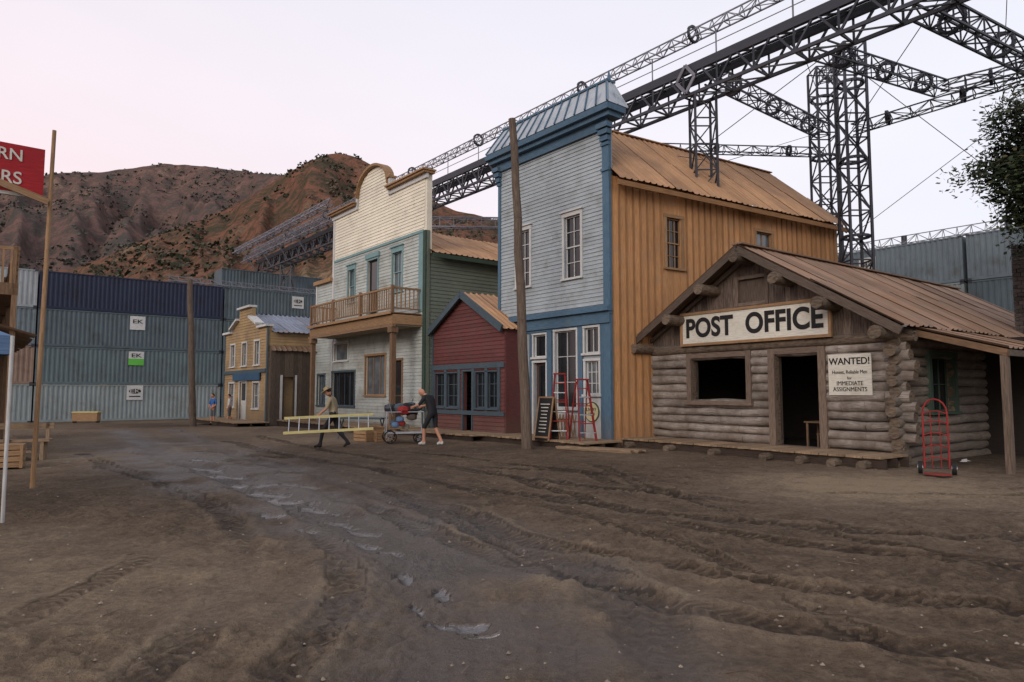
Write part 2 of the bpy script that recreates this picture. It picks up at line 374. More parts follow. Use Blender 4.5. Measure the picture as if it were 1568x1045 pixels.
def build_ground():
    na,nr=760,560
    t=np.linspace(-1,1,na)
    ang=np.sign(t)*(np.abs(t)*.62+.38*np.abs(t)**6)*np.pi
    rr=np.concatenate([np.geomspace(1.2,60,nr-40),np.geomspace(62,2600,40)])
    AA,RR=np.meshgrid(ang,rr)
    X=np.sin(AA)*RR;Y=np.cos(AA)*RR
    x=X.ravel();y=Y.ravel()
    z=ground_z(x,y)
    wet=np.zeros_like(x);ts=np.zeros_like(x);td=np.ones_like(x)*9;tm=np.zeros_like(x);rut=np.zeros_like(x);rc=np.zeros_like(x)
    near=np.where(np.hypot(x,y)<36)[0];nx=x[near];ny=y[near]
    wx=nx+(vn(nx*.7,ny*.7,5)-.5)*.3+(vn(nx*3,ny*3,15)-.5)*.10+(vn(nx*9,ny*9,25)-.5)*.04;wy=ny+(vn(nx*.7,ny*.7,9)-.5)*.3+(vn(nx*3,ny*3,19)-.5)*.10+(vn(nx*9,ny*9,29)-.5)*.04
    for ti,(pts,hw,dep,we,tr) in enumerate(TR):
        best=np.ones(len(near))*1e9;bs=np.zeros(len(near));s0=0
        P=[np.array(p,float) for p in pts];Q=[]
        for i in range(len(P)-1):
            p0=P[max(i-1,0)];p1=P[i];p2=P[i+1];p3=P[min(i+2,len(P)-1)]
            for k in range(5):
                u=k/5.;Q.append(.5*((2*p1)+(-p0+p2)*u+(2*p0-5*p1+4*p2-p3)*u*u+(-p0+3*p1-3*p2+p3)*u**3))
        Q.append(P[-1])
        for a,b in zip(Q[:-1],Q[1:]):
            d=b-a;L=np.hypot(*d);d=d/L
            u=np.clip((wx-a[0])*d[0]+(wy-a[1])*d[1],0,L)
            ex=wx-a[0]-d[0]*u;ey=wy-a[1]-d[1]*u;dd=np.hypot(ex,ey);m=dd<best
            best=np.where(m,dd,best);bs=np.where(m,s0+u,bs);s0+=L
        gap=smooth(.30,.52,fbm(nx*.5+ti*13,ny*.5,3,21+ti))*.85+.15
        q=best/hw
        prof=-np.exp(-(q**4)*1.2)*dep+np.exp(-((q-1.45)/.4)**2)*dep*.65
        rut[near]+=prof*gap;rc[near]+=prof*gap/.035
        if we>0: wet[near]=np.maximum(wet[near],we*np.exp(-(q*.55)**2))
        k=tr*gap*np.clip(1.15-q,0,1)*1.6
        up=k>tm[near]
        tm[near]=np.where(up,np.clip(k,0,1),tm[near]);ts[near]=np.where(up,bs,ts[near]);td[near]=np.where(up,best,td[near])
    clod=(fbm(x*3.2,y*3.2,4,31)-.47)
    r=np.hypot(x,y)
    rut=np.clip(rut,-.07,.05)
    z=z+rut*smooth(36,20,r)+clod*.075*smooth(1.5,3,r)*smooth(34,12,r)
    churn=smooth(.34,.52,fbm(x*.5+3,y*.5,3,44))
    lump=np.abs(fbm(x*7,y*7,4,55)-.47)
    z=z+lump*.20*churn*smooth(22,8,r)*smooth(1.5,3,r)
    pud=np.zeros_like(x)
    for px,py,a,b,rot in [(-.42,5.12,.40,.09,.12),(-.74,5.5,.08,.28,.25),(-.1,4.98,.28,.05,.1),(-1.25,7.4,.2,.08,-.4),(-1.9,8.7,.34,.12,-.6),(-2.3,9.3,.5,.12,-.7),(-3.0,10.4,.55,.15,-.6),(-4.3,11.9,.9,.22,-.5),(-4.9,12.9,1.0,.2,-.5),(-3.8,11.2,.8,.18,-.5),(-3.9,12.6,.7,.16,-.6),(-5.9,14.2,1.0,.2,-.5),(-6.9,15.6,.9,.2,-.6),(-1.0,6.4,.08,.25,0.2),(-.9,8.2,.4,.08,-.7),(-2.6,8.6,.3,.1,-.4),(-3.3,9.6,.4,.1,-.6),(-7.6,17.2,1.1,.2,-.6),(-1.7,7.9,.3,.07,-.5),(-.6,6.0,.1,.2,.1)]:
        c,s=math.cos(rot),math.sin(rot);dx=(x-px)*c+(y-py)*s;dy=-(x-px)*s+(y-py)*c
        pud=np.maximum(pud,np.exp(-((dx/a)**2+(dy/b)**2)))
    sp=fbm(x*3.6,y*3.6,4,77);sp2=fbm(x*1.3,y*1.3,4,79)
    pud=pud*1.15+(sp-.5)*1.7-lump*1.2
    pud=smooth(.42,.54,pud)*(r<22)
    cx=np.interp(y,[1.5,5,7,9,11,14,19,26,34],[-.2,-.3,-.7,-1.7,-3.4,-5.6,-9.2,-14,-19])
    wd=np.interp(y,[1.5,5,9,14,26],[.9,1.0,1.5,2.2,2.6])
    mud=np.exp(-((x-cx)/wd)**2)*smooth(34,20,r)
    wet=np.clip(np.maximum(wet*(.3+.9*sp2),mud*(sp2*2.8-.6)),0,1)
    z=np.where(pud>.02,z-pud*.02,z)
    tone=fbm(x*.16+7,y*.16,4,91)
    tone+= .26*np.exp(-(((x+5.2)/2.6)**2+((y-6.5)/3.6)**2))+.34*np.exp(-(((x-7)/4.5)**2+((y-12.6)/1.9)**2))-.05*smooth(2,6,x)*smooth(8,4,y)
    v=np.stack([x,y,z],1)
    nv=len(v);I=np.arange(na-1)
    base=(np.arange(len(rr)-1)*na)[:,None]+I[None,:]
    q=np.stack([base,base+1,base+1+na,base+na],-1).reshape(-1,4)
    e=(np.arange(len(rr)-1)*na);q2=np.stack([e+na-1,e,e+na,e+2*na-1],-1)
    q=np.concatenate([q,q2]);
    me=bpy.data.meshes.new('ground');me.vertices.add(nv+1);co=np.concatenate([v,[[0,0,-.02]]]).astype(np.float32);me.vertices.foreach_set('co',co.ravel())
    tri=np.stack([np.arange(na-1)+1,np.arange(na-1),np.full(na-1,nv)],1);tri=np.concatenate([tri,[[0,na-1,nv]]])
    me.loops.add(q.size+tri.size);me.loops.foreach_set('vertex_index',np.concatenate([q.ravel(),tri.ravel()]).astype(np.int32))
    me.polygons.add(len(q)+len(tri));ls=np.concatenate([np.arange(len(q))*4,len(q)*4+np.arange(len(tri))*3]).astype(np.int32);me.polygons.foreach_set('loop_start',ls)
    me.polygons.foreach_set('use_smooth',np.ones(len(ls),bool))
    me.update(calc_edges=True);me.validate()
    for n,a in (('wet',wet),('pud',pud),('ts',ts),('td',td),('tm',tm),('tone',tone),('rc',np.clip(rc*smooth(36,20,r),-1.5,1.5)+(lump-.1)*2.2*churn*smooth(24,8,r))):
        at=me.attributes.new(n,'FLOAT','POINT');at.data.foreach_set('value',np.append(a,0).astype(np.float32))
    ob=bpy.data.objects.new('ground',me);SC.collection.objects.link(ob)
    m,nt,p=newmat('dirt_ground')
    tc=nd(nt,'ShaderNodeTexCoord').outputs['Object']
    A=lambda n: nd(nt,'ShaderNodeAttribute',attribute_name=n).outputs['Fac']
    pudA=A('pud');tmA=A('tm')
    n1=noise(nt,tc,2.2,5,.7);n2=noise(nt,tc,14,5,.72);n3=noise(nt,tc,70,3,.7)
    f=mth(nt,'ADD',mth(nt,'MULTIPLY',A('tone'),.9),mth(nt,'MULTIPLY',mth(nt,'SUBTRACT',n1,.5),.7))
    f=mth(nt,'ADD',f,mth(nt,'MULTIPLY',mth(nt,'SUBTRACT',n2,.5),.8))
    f=mth(nt,'ADD',f,mth(nt,'MULTIPLY',A('rc'),.16))  # moist ruts darker, ridges and lumps lighter: relief shading painted into the colour
    ch=mth(nt,'SINE',mth(nt,'MULTIPLY',mth(nt,'ADD',A('ts'),mth(nt,'MULTIPLY',A('td'),.9)),2*math.pi/.13))
    ch=mth(nt,'MULTIPLY',mth(nt,'MULTIPLY',mth(nt,'MULTIPLY',ch,1.6),tmA),mth(nt,'SUBTRACT',1,pudA))
    ch=mth(nt,'MULTIPLY',ch,mth(nt,'MULTIPLY_ADD',n1,3.2,-.8,clamp=True))
    cl=nd(nt,'ShaderNodeClamp');nt.links.new(ch,cl.inputs[0]);cl.inputs[1].default_value=-1;chv=cl.outputs[0]
    f=mth(nt,'ADD',f,mth(nt,'MULTIPLY',chv,.10))  # tread bars tinted too, their light and shade painted into the soil colour
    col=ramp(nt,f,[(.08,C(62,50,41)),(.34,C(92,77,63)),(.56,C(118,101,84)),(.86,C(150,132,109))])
    v3=mth(nt,'MULTIPLY_ADD',n3,.9,.55)
    hs=nd(nt,'ShaderNodeHueSaturation');nt.links.new(col,hs.inputs['Color']);nt.links.new(v3,hs.inputs['Value'])
    w=mth(nt,'MULTIPLY',A('wet'),mth(nt,'MULTIPLY_ADD',n2,1.6,.2),clamp=True)
    col=mixc(nt,w,hs.outputs[0],C(72,61,53))
    col=mixc(nt,pudA,col,C(80,76,76))
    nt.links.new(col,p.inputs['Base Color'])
    ro=mth(nt,'SUBTRACT',.95,mth(nt,'MULTIPLY',w,.62));ro=mth(nt,'SUBTRACT',ro,mth(nt,'MULTIPLY',pudA,.75),clamp=True);ro=mth(nt,'MAXIMUM',ro,.12)
    nt.links.new(ro,p.inputs['Roughness']);nt.links.new(mth(nt,'MULTIPLY_ADD',mth(nt,'MAXIMUM',w,pudA),.8,.2),p.inputs['Specular IOR Level'])
    h=mth(nt,'ADD',mth(nt,'MULTIPLY',chv,.03),mth(nt,'MULTIPLY',n2,.10));h=mth(nt,'ADD',h,mth(nt,'MULTIPLY',n3,.03))
    h=mth(nt,'MULTIPLY',h,mth(nt,'SUBTRACT',1,mth(nt,'MULTIPLY',pudA,.9)))
    bp=nd(nt,'ShaderNodeBump');bp.inputs['Strength'].default_value=1.;bp.inputs['Distance'].default_value=1.
    nt.links.new(h,bp.inputs['Height']);nt.links.new(bp.outputs[0],p.inputs['Normal'])
    me.materials.append(m)
    if me.polygons[1000].normal.z<0: me.flip_normals()
build_ground()
gz=lambda x,y: float(ground_z(x,y))
P=Part();pm=M('pebbles',C(136,124,110),C(94,82,72),rnd=.35,bump=0)
for i in range(620):
    a=random.uniform(-.72,.78);r=3.2*math.exp(random.uniform(0,1.7));x,y=math.sin(a)*r,math.cos(a)*r
    s=random.uniform(.006,.02);z=gz(x,y)+.014
    c=[V((x+random.uniform(-.3,.3)*s+s*math.cos(k*1.26),y+s*math.sin(k*1.26)*random.uniform(.7,1.1),z)) for k in range(5)]
    t=V((x,y,z+s*random.uniform(.6,1.1)));q=random.random()
    for k in range(5): P.face([c[k],c[(k+1)%5],t],pm,r=q)
P.make('gravel')
P=Part()
for i in range(60):
    a=random.uniform(-.7,.75);r=3.6*math.exp(random.uniform(0,1.6));x,y=math.sin(a)*r,math.cos(a)*r;t=random.uniform(0,3.14);L=random.uniform(.05,.2);z=gz(x,y)+.02
    P.cyl((x,y,z),(x+math.cos(t)*L,y+math.sin(t)*L,z+.01),.005,.003,casew,5)
P.make('twigs_and_wood_scraps')

# ------------------------------------------------------------------ hills
def build_hills():
    LA=[(-2.2,.36),(-1.2,.345),(-.958,.327),(-.763,.317),(-.68,.327),(-.62,.330),(-.53,.344),(-.49,.342),(-.461,.345),(-.427,.334),(-.374,.330),(-.345,.329),(-.30,.32),(-.18,.27),(0,.22),(.4,.15),(.9,.13),(2,.12)]
    LB=[(-2.2,.12),(-.9,.15),(-.705,.181),(-.656,.188),(-.617,.201),(-.569,.221),(-.50,.2477),(-.432,.2745),(-.384,.300),(-.345,.326),(-.306,.350),(-.267,.369),(-.233,.360),(-.2035,.342),(-.16,.314),(-.082,.2745),(-.048,.2677),(-.0185,.2608),(.064,.233),(.21,.174),(.40,.096),(.76,.05),(2,.05)]
    na,nr=620,240
    ta=np.linspace(-1.7,1.5,na);rr=np.linspace(170,1300,nr)
    T,R=np.meshgrid(ta,rr)
    def ip(L,t):
        return sum(np.interp(t+o,[a for a,b in L],[b for a,b in L]) for o in (-.014,-.007,0,.007,.014))/5
    ca=ip(LA,T)+(fbm(T*22,T*0+2,4,5)-.45)*.010;cb=ip(LB,T)+(fbm(T*26,T*0+9,4,8)-.45)*.006
    def ridge(c,R0,Rc,s,k):
        q=(R-R0)/(Rc-R0);up=np.clip(q,0,1);dn=np.clip((R-Rc)/600,0,1)
        env=(4*up*(1-up)*(q<1))**.7
        g=fbm(T*k+R/300,R/420,4,s)
        g1=1-np.abs(2*fbm(T*k*1.7-R/400,R/420,3,s+6)-1)
        g2=fbm(T*k*5,R/60,3,s+3)
        h=c*Rc*(up**1.05)*(1+env*((g-.5)*.6+(g1-.8)*.34+(g2-.47)*.14))*(1-dn*.7)
        return np.minimum(h,c*R*.997)*(q>0)
    hA=ridge(ca,330,1000,11,9);hB=ridge(cb,190,560,27,9)
    Z=np.maximum(hA,hB)+1.7-3
    lay=(hA>hB).astype(float)
    v=np.stack([T*R,R,Z],-1).reshape(-1,3)
    base=(np.arange(nr-1)*na)[:,None]+np.arange(na-1)[None,:]
    q=np.stack([base,base+1,base+1+na,base+na],-1).reshape(-1,4)
    me=bpy.data.meshes.new('hills');me.from_pydata(v.tolist(),[],q.tolist())
    me.polygons.foreach_set('use_smooth',np.ones(len(q),bool))
    at=me.attributes.new('lay','FLOAT','POINT');at.data.foreach_set('value',lay.ravel().astype(np.float32))
    ob=bpy.data.objects.new('hills',me);SC.collection.objects.link(ob)
    m,nt,p=newmat('chaparral_slope')
    tc=nd(nt,'ShaderNodeTexCoord').outputs['Object']
    a=noise(nt,tc,.009,5,.6);b=noise(nt,tc,.045,6,.72);d=noise(nt,tc,.22,4,.75)
    f=mth(nt,'ADD',mth(nt,'MULTIPLY',a,.55),mth(nt,'MULTIPLY',b,.45))
    cB=ramp(nt,f,[(.38,C(74,70,58)),(.45,C(96,74,62)),(.52,C(118,82,68)),(.58,C(106,86,70)),(.66,C(140,118,94))])
    cA=ramp(nt,f,[(.38,C(76,72,70)),(.46,C(96,78,74)),(.54,C(108,84,78)),(.66,C(136,116,100))])  # far ridge ramp greyer and bluer: distance haze painted into the albedo
    L=nd(nt,'ShaderNodeAttribute',attribute_name='lay').outputs['Fac']
    col=mixc(nt,L,cB,cA)
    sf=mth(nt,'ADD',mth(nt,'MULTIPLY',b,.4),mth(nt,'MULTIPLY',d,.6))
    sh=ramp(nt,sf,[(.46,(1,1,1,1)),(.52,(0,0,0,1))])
    col=mixc(nt,mth(nt,'MULTIPLY',sh,.7),col,mixc(nt,L,C(58,60,48),C(70,70,64)))  # scrub on the far layer carries the same painted haze tint
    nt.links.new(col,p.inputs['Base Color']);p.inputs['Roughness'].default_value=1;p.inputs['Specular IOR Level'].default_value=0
    bp=nd(nt,'ShaderNodeBump');bp.inputs['Strength'].default_value=.7;bp.inputs['Distance'].default_value=5
    nt.links.new(sf,bp.inputs['Height']);nt.links.new(bp.outputs[0],p.inputs['Normal'])
    me.materials.append(m)
    # scattered bushes standing on the slopes (one object)
    Pb=Part();mB=[M('bush_olive',C(66,68,50),rnd=.35,bump=0),M('bush_brown',C(92,74,60),rnd=.35,bump=0),M('bush_far',C(80,78,70),rnd=.3,bump=0)]
    vis=np.where((v[:,0]/v[:,1]>-.85)&(v[:,0]/v[:,1]<.02)&(v[:,1]>240)&(v[:,1]<1000)&(v[:,2]>20))[0]
    dens=fbm(v[vis,0]*.02,v[vis,1]*.02,3,61)
    vis=vis[dens>.42]
    for i in rng.choice(vis,4200):
        c0=V(v[i]);far=lay.ravel()[i]>.5;R=random.uniform(1.2,3.4)*(1.25 if far else 1)
        mm=mB[2] if far else random.choices(mB[:2],(3,1))[0]
        c0+=V((random.uniform(-3,3),random.uniform(-2,2),0))
        for _ in range(5):
            c=c0+V((random.gauss(0,R*.45),random.gauss(0,R*.45),random.uniform(0,R*.5)))
            a_=V((random.gauss(0,1),random.gauss(0,1),random.gauss(0,.7))).normalized();b_=a_.orthogonal().normalized();s=R*.5
            Pb.face([c-a_*s,c+b_*s*.8,c+a_*s,c-b_*s*.8],mm)
    Pb.make('hillside_bushes')
build_hills()

# ------------------------------------------------------------------ HOTEL
def b_hotel():
    E=root('false_front_hotel')
    F=Frame(3.16,21.79,141.5);S=Frame(3.16,21.79,58)
    u0=-5.84
    ops=[(-2.11,-1.31,5.6,7.75),(-4.74,-3.99,5.6,7.72),
         (-5.30,-4.85,.9,3.75),(-3.78,-3.1,0,2.75),(-3.78,-3.1,2.95,3.75),(-2.62,-1.55,1.15,3.8),(-1.15,-.5,2.98,3.82),(-1.12,-.5,1.62,2.72)]
    P=Part();backing(P,F,u0,0,-.4,lambda u:10.6,ops,pale,.16)
    clap(P,F,u0+.12,-.24,4.55,lambda u:10.45,ops,pale,.135)
    P.make('front_wall',E)
    P=Part()
    P.box(F,-.24,.05,-.4,10.5,.0,.07,blue,'z');P.box(F,u0-.03,u0+.12,-.4,10.45,.0,.07,blue,'z')
    P.box(S,-.0,.05,-.4,10.5,-.02,.06,blue,'z')
    for z in (4.2,8.9,9.75): P.box(F,-.27,.07,z,z+.1,.0,.12,blue)
    for z in (4.2,9.75): P.box(F,u0-.06,u0+.15,z,z+.1,.0,.12,blue)
    P.box(F,u0-.04,.06,3.92,4.3,.071,.13,blue);P.box(F,u0-.08,.1,4.3,4.42,.0,.26,blue);P.box(F,u0-.05,.06,4.42,4.5,0,.16,blue)
    for a,b in ((u0+.12,-5.42),(-4.74,-4.6),(-3.98,-3.86),(-3.02,-2.78),(-1.45,-1.24),(-.4,-.24)):
        P.box(F,a,b,0,3.92,.0,.065,blue,'z')
    P.box(F,u0+.12,-.24,3.84,3.92,0,.066,blue)
    P.box(F,u0-.05,.06,10.3,10.62,.072,.13,blue)
    P.make('blue_trim',E)
    P=Part()
    P.box(F,u0-.3,.3,10.62,10.78,-.3,.32,blue);P.box(F,u0-.4,.4,10.78,10.95,-.4,.46,blue);P.box(F,u0-.34,.34,10.95,11.03,-.34,.4,blue)
    a=(u0-.36,.36);hN=.42;zb=11.03;zt=12.0
    B=[F.p(a[0],zb,hN),F.p(a[1],zb,hN),F.p(a[1],zb,-.55),F.p(a[0],zb,-.55)]
    T=[F.p(a[0]+.5,zt,-.1),F.p(a[1]-.5,zt,-.1),F.p(a[1]-.5,zt,-.4),F.p(a[0]+.5,zt,-.4)]
    P.hexa(B+T,mans,(0,0,1),.5)
    n=13
    for i in range(n+1):
        t=i/n;p=B[0].lerp(B[1],t);q=T[0].lerp(T[1],t);P.beam(p+F.N*.01,q+F.N*.01,.05,.07,blue,up=F.N)
    for i in range(3):
        t=i/2;P.beam(B[1].lerp(B[2],t),T[1].lerp(T[2],t),.04,.05,mans,up=F.U)
    P.box(F,a[0]+.45,a[1]-.45,zt,zt+.07,-.46,-.04,blue)
    P.cyl(F.p(a[1]-.55,zt+.05,-.25),F.p(a[1]-.55,zt+.42,-.25),.08,.02,blue,8)
    for i,z in enumerate((9.9,10.1,10.3)):
        P.box(F,-.26-.03*i,.08+.05*i,z,z+.16,.0,.16+.06*i,blue)
        P.box(F,u0-.08-.05*i,u0+.14+.03*i,z,z+.16,.0,.16+.06*i,blue)
    P.make('mansard_cornice',E)
    window('upper_window_right',E,F,-2.11,-1.31,5.6,7.75,2,4,white,white,head=.05)
    window('upper_window_left',E,F,-4.74,-3.99,5.6,7.72,2,4,white,white,head=.05)
    window('shop_window_left',E,F,-5.30,-4.85,.9,3.75,1,3,white,white,gl_b,tw=.06,mid=False)
    window('transom',E,F,-3.78,-3.1,2.95,3.75,1,1,white,white,gl_d,tw=.06,mid=False)
    door('front_door',E,F,-3.78,-3.1,0,2.75,white,M('door_brown',C(96,70,62),C(70,50,46)),2,True,n=-.12,tw=.07)
    window('shop_window_middle',E,F,-2.62,-1.55,1.15,3.8,2,3,white,white,gl_d,tw=.07,mid=False)
    window('shop_transom_right',E,F,-1.15,-.5,2.98,3.82,2,1,white,white,gl_d,tw=.07,mid=False)
    window('shop_window_right',E,F,-1.12,-.5,1.62,2.72,3,3,white,white,gl_b,tw=.08,mid=False)
    P=Part()
    P.box(F,-2.7,-1.48,.15,.98,.0,.05,white,'z');P.box(F,-1.2,-.42,.12,1.5,.0,.05,white,'z');P.box(F,-5.36,-4.78,.1,.78,0,.05,white,'z')
    for k in range(7):
        P.beam(F.p(-5.36+.0,.1+.09*k,.06),F.p(-5.36+.5,.5+.05*k,.06),.02,.02,tan);
        P.beam(F.p(-2.66+.16*k,.2,.062),F.p(-2.66+.16*k+.14,.94,.062),.03,.015,tan,up=F.N)
        P.beam(F.p(-2.66+.16*k+.14,.2,.075),F.p(-2.66+.16*k,.94,.075),.03,.015,tan,up=F.N)
    P.cyl(F.p(-.8,1.05,.05),F.p(-.8,1.05,.085),.33,.33,M('sign_green_rim',C(70,84,62)),28);P.cyl(F.p(-.8,1.05,.08),F.p(-.8,1.05,.095),.295,.295,M('sign_cream',C(206,194,156),C(190,178,140),rnd=.03),28)
    P.make('lower_panels',E)
    text(F,"LIVERY\n1888",-.8,1.05,.15,.1,dkgreen,E,'round_sign_text')
    P=Part();P.box(F,-5.2,-4.78,1.75,2.5,.07,.085,signw);P.make('paper_notice',E)
    top=lambda u:8.75
    so=[(2.5,3.2,5.95,7.7),(7.2,8.1,6.6,7.8)]
    P=Part();backing(P,S,0.02,12.4,-.4,top,so,orange,.15);vboards(P,S,.06,12.4,-.4,top,so,orange,.31,ornb,.025)
    P.make('side_wall',E)
    window('side_window_front',E,S,2.5,3.2,5.95,7.7,3,4,tan,tan,tw=.12)
    window('side_window_rear',E,S,7.2,8.1,6.6,7.8,2,2,tan,tan,gl_b,tw=.12)
    Z0=8.55
    P=Part();e0=S.p(-.02,Z0,.45);e1=S.p(12.75,Z0,.45);r0=S.p(-.02,11.66,-2.9);r1=S.p(12.0,11.66,-2.9)
    tin(P,e0,e1,r0,r1,rust,rows=2)
    tin(P,S.p(12.75,Z0,-6.3),S.p(2.4,Z0,-6.3),r1,S.p(2.4,11.66,-2.9),rust,rows=1)
    P.beam(r0+V((0,0,.03)),r1+V((0,0,.03)),.3,.04,rust)
    P.make('tin_roof',E)
    P=Part()
    P.beam(e0+V((0,0,-.13)),e1+V((0,0,-.13)),.04,.17,ornb)
    for i in range(22):
        u=.3+i*.58;P.beam(S.p(u,8.72,0),S.p(u,8.34,.43),.05,.11,ornb)
    P.make('eave_rafters',E)
    P=Part()
    K=S.turn(12.4,0,90)
    tg=lambda u: 8.7+ (2.9-abs(u-2.9))*1.0
    backing(P,K,0,5.8,-.4,tg,[],orange,.1,(2.9,))
    Lf=S.off(0,-5.8);P.hexa([Lf.p(2.2,-.4,.1),Lf.p(12.4,-.4,.1),Lf.p(12.4,-.4,0),Lf.p(2.2,-.4,0),Lf.p(2.2,8.7,.1),Lf.p(12.4,8.7,.1),Lf.p(12.4,8.7,0),Lf.p(2.2,8.7,0)],orange,(0,0,1))
    P.beam(F.p(u0+.1,4.2,-.2),S.p(2.3,4.2,-5.8),.2,8.8,pale)
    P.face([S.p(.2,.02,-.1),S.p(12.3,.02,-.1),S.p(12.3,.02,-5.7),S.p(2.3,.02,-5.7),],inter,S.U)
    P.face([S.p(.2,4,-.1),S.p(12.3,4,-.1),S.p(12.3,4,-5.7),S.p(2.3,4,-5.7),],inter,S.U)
    P.make('rear_walls',E)
    P=Part();deck(P,F,u0-1.2,.6,.1,1.75,.2);P.make('boardwalk',E)
b_hotel()

# ------------------------------------------------------------------ CREAM BUILDING
def b_cream():
    E=root('cream_balcony_saloon')
    F=Frame(-3.63,28.54,141.5);S=Frame(-3.63,28.54,52)
    def top(u):
        if u<-9.35: return 7.6
        if -6.45<u<-3.25:
            k=(u+4.85)/1.6;return 11.35+1.2*math.sqrt(max(0,1-k*k))
        return 11.0
    brk=[-9.35,-6.45,-3.25]+[-6.45+3.2*i/16 for i in range(1,16)]
    ops=[(-7.5,-6.75,6.2,7.85),(-5.3,-4.3,5.0,8.0),(-2.85,-2.0,6.2,8.0),(-5.4,-3.45,1.55,3.4),(-2.9,-1.9,.1,3.1),(-9.2,-6.6,1.0,2.7),(-11.1,-10.2,1.0,2.6),(-9.0,-7.4,3.3,4.2)]
    P=Part();backing(P,F,-11.5,0,-.5,top,ops,cream,.2,brk)
    clap(P,F,-11.4,-.12,0,top,ops,cream,.15,matfn=lambda z: cream if z>8.5 else greyclap)
    P.make('front_wall',E)
    P=Part()
    P.box(F,-.16,.05,-.4,8.55,0,.07,dkgreen,'z');P.box(S,0,.14,-.4,8.55,-.02,.07,green,'z');P.box(F,-.55,-.16,5.1,8.55,0,.05,teal,'z')
    P.box(F,-9.4,-9.22,-.4,10.9,0,.06,white,'z');P.box(F,-11.55,-11.4,-.4,7.6,0,.06,white,'z')
    P.box(F,-9.22,-.16,8.5,8.62,.03,.07,teal)
    P.box(F,-11.6,-9.35,7.55,7.75,-.1,.2,tan)
    for a,b,z in ((-9.5,-6.6,11.0),(-3.1,.15,11.0)):
        P.box(F,a,b,z-.2,z,0,.1,white);P.box(F,a-.05,b+.05,z,z+.1,-.28,.26,tan);P.box(F,a-.1,b+.1,z+.1,z+.17,-.32,.34,tan)
    for a in (-6.62,-3.25):
        P.box(F,a,a+.17,10.8,11.6,-.2,.12,white,'z');P.box(F,a-.05,a+.22,11.6,11.7,-.22,.2,tan)
    pts=[(-6.45+3.2*i/20) for i in range(21)]
    for a,b in zip(pts[:-1],pts[1:]):
        k=lambda u:11.35+1.2*math.sqrt(max(0,1-((u+4.85)/1.6)**2))
        za,zb=k(a),k(b)
        P.hexa([F.p(a,za-.02,.22),F.p(b,zb-.02,.22),F.p(b,zb-.02,-.25),F.p(a,za-.02,-.25),F.p(a,za+.10,.22),F.p(b,zb+.10,.22),F.p(b,zb+.10,-.25),F.p(a,za+.10,-.25)],tan,F.U,.5)
    P.box(S,0,.25,7.6,11.0,-.02,.03,cream,'z')
    P.make('trim',E)
    window('balcony_window_left',E,F,-7.5,-6.75,6.2,7.85,2,2,teal,teal,gl_b,head=.14)
    window('balcony_window_right',E,F,-2.85,-2.0,6.2,8.0,2,2,teal,teal,gl_b,head=.14)
    door('balcony_door',E,F,-5.3,-4.3,5.0,8.0,teal,inter,2,True)
    P=Part();P.box(F,-5.5,-4.1,8.1,8.32,0,.12,teal);P.make('door_head',E)
    window('shop_window',E,F,-5.4,-3.45,1.55,3.4,3,1,tan,tan,gl_b,mid=False)
    door('saloon_door',E,F,-2.9,-1.9,.1,3.1,porchw,inter,2,True)
    window('wide_window',E,F,-9.2,-6.6,1.0,2.7,4,1,slate,slate,gl_d,mid=False)
    window('wing_window',E,F,-11.1,-10.2,1.0,2.6,2,2,slate,slate,gl_b,mid=False)
    window('sign_window',E,F,-9.0,-7.4,3.3,4.2,1,1,white,white,gl_b,mid=False)
    P=Part()
    for i in range(60):
        x=-8.95+i*.145;P.box(F,x,x+.138,4.95,4.99,.05,1.5,porchw,'n')
    P.box(F,-8.95,-.25,4.5,4.9,1.36,1.42,tan);P.box(F,-8.98,-.22,4.9,5.02,1.5,1.56,tan);P.box(F,-.3,-.24,4.5,4.9,.04,1.4,tan,'n');P.box(F,-8.95,-8.89,4.5,4.9,.04,1.4,tan,'n')
    P.box(F,-8.9,-.3,4.44,4.5,.04,1.4,canv)
    P.box(F,-9.0,-.2,4.38,4.48,1.3,1.46,porchw)
    for x in (-8.75,-.42):
        P.box(F,x-.10,x+.10,-.3,4.38,1.2,1.40,porchw,'z');P.box(F,x-.17,x+.17,4.15,4.38,1.15,1.47,porchw);P.box(F,x-.15,x+.15,-.1,.35,1.15,1.45,porchw)
    P.make('balcony_floor_and_posts',E)
    P=Part()
    for x in (-8.85,-6.2,-3.3,-.36):
        P.box(F,x-.06,x+.06,5.0,6.12,1.32,1.44,porchw,'z')
    P.box(F,-8.85,-.36,5.98,6.06,1.34,1.42,tan);P.box(F,-8.85,-.36,5.14,5.2,1.35,1.41,porchw)
    x=-8.7
    while x<-.4:
        P.box(F,x,x+.045,5.2,5.98,1.36,1.4,tan,'z');x+=.2
    for u in (-8.85,-.36):
        P.box(F,u-.04,u+.04,5.98,6.06,.05,1.34,tan,'n');P.box(F,u-.03,u+.03,5.14,5.2,.05,1.34,porchw,'n')
        n=.15
        while n<1.3: P.box(F,u-.02,u+.02,5.2,5.98,n,n+.045,tan,'z');n+=.2
    P.make('balcony_railing',E)
    P=Part();deck(P,F,-11.7,-.1,.05,2.1,.24);P.make('porch_deck',E)
    P=Part();tp=lambda u:7.62
    backing(P,S,.02,13,-.4,tp,[],green,.15);clap(P,S,.15,13,-.2,tp,[],green,.16);P.make('side_wall',E)
    P=Part();tin(P,S.p(.1,7.55,.4),S.p(13.3,7.55,.4),S.p(.1,9.7,-4.6),S.p(13.3,9.7,-4.6),rust,rows=2)
    tin(P,S.p(13.3,7.55,-9.6),S.p(.2,7.55,-9.6),S.p(13.3,9.7,-4.6),S.p(.2,9.7,-4.6),rust,rows=1)
    P.beam(S.p(.1,7.45,.42),S.p(13.3,7.45,.42),.04,.18,dkgreen);P.make('tin_roof',E)
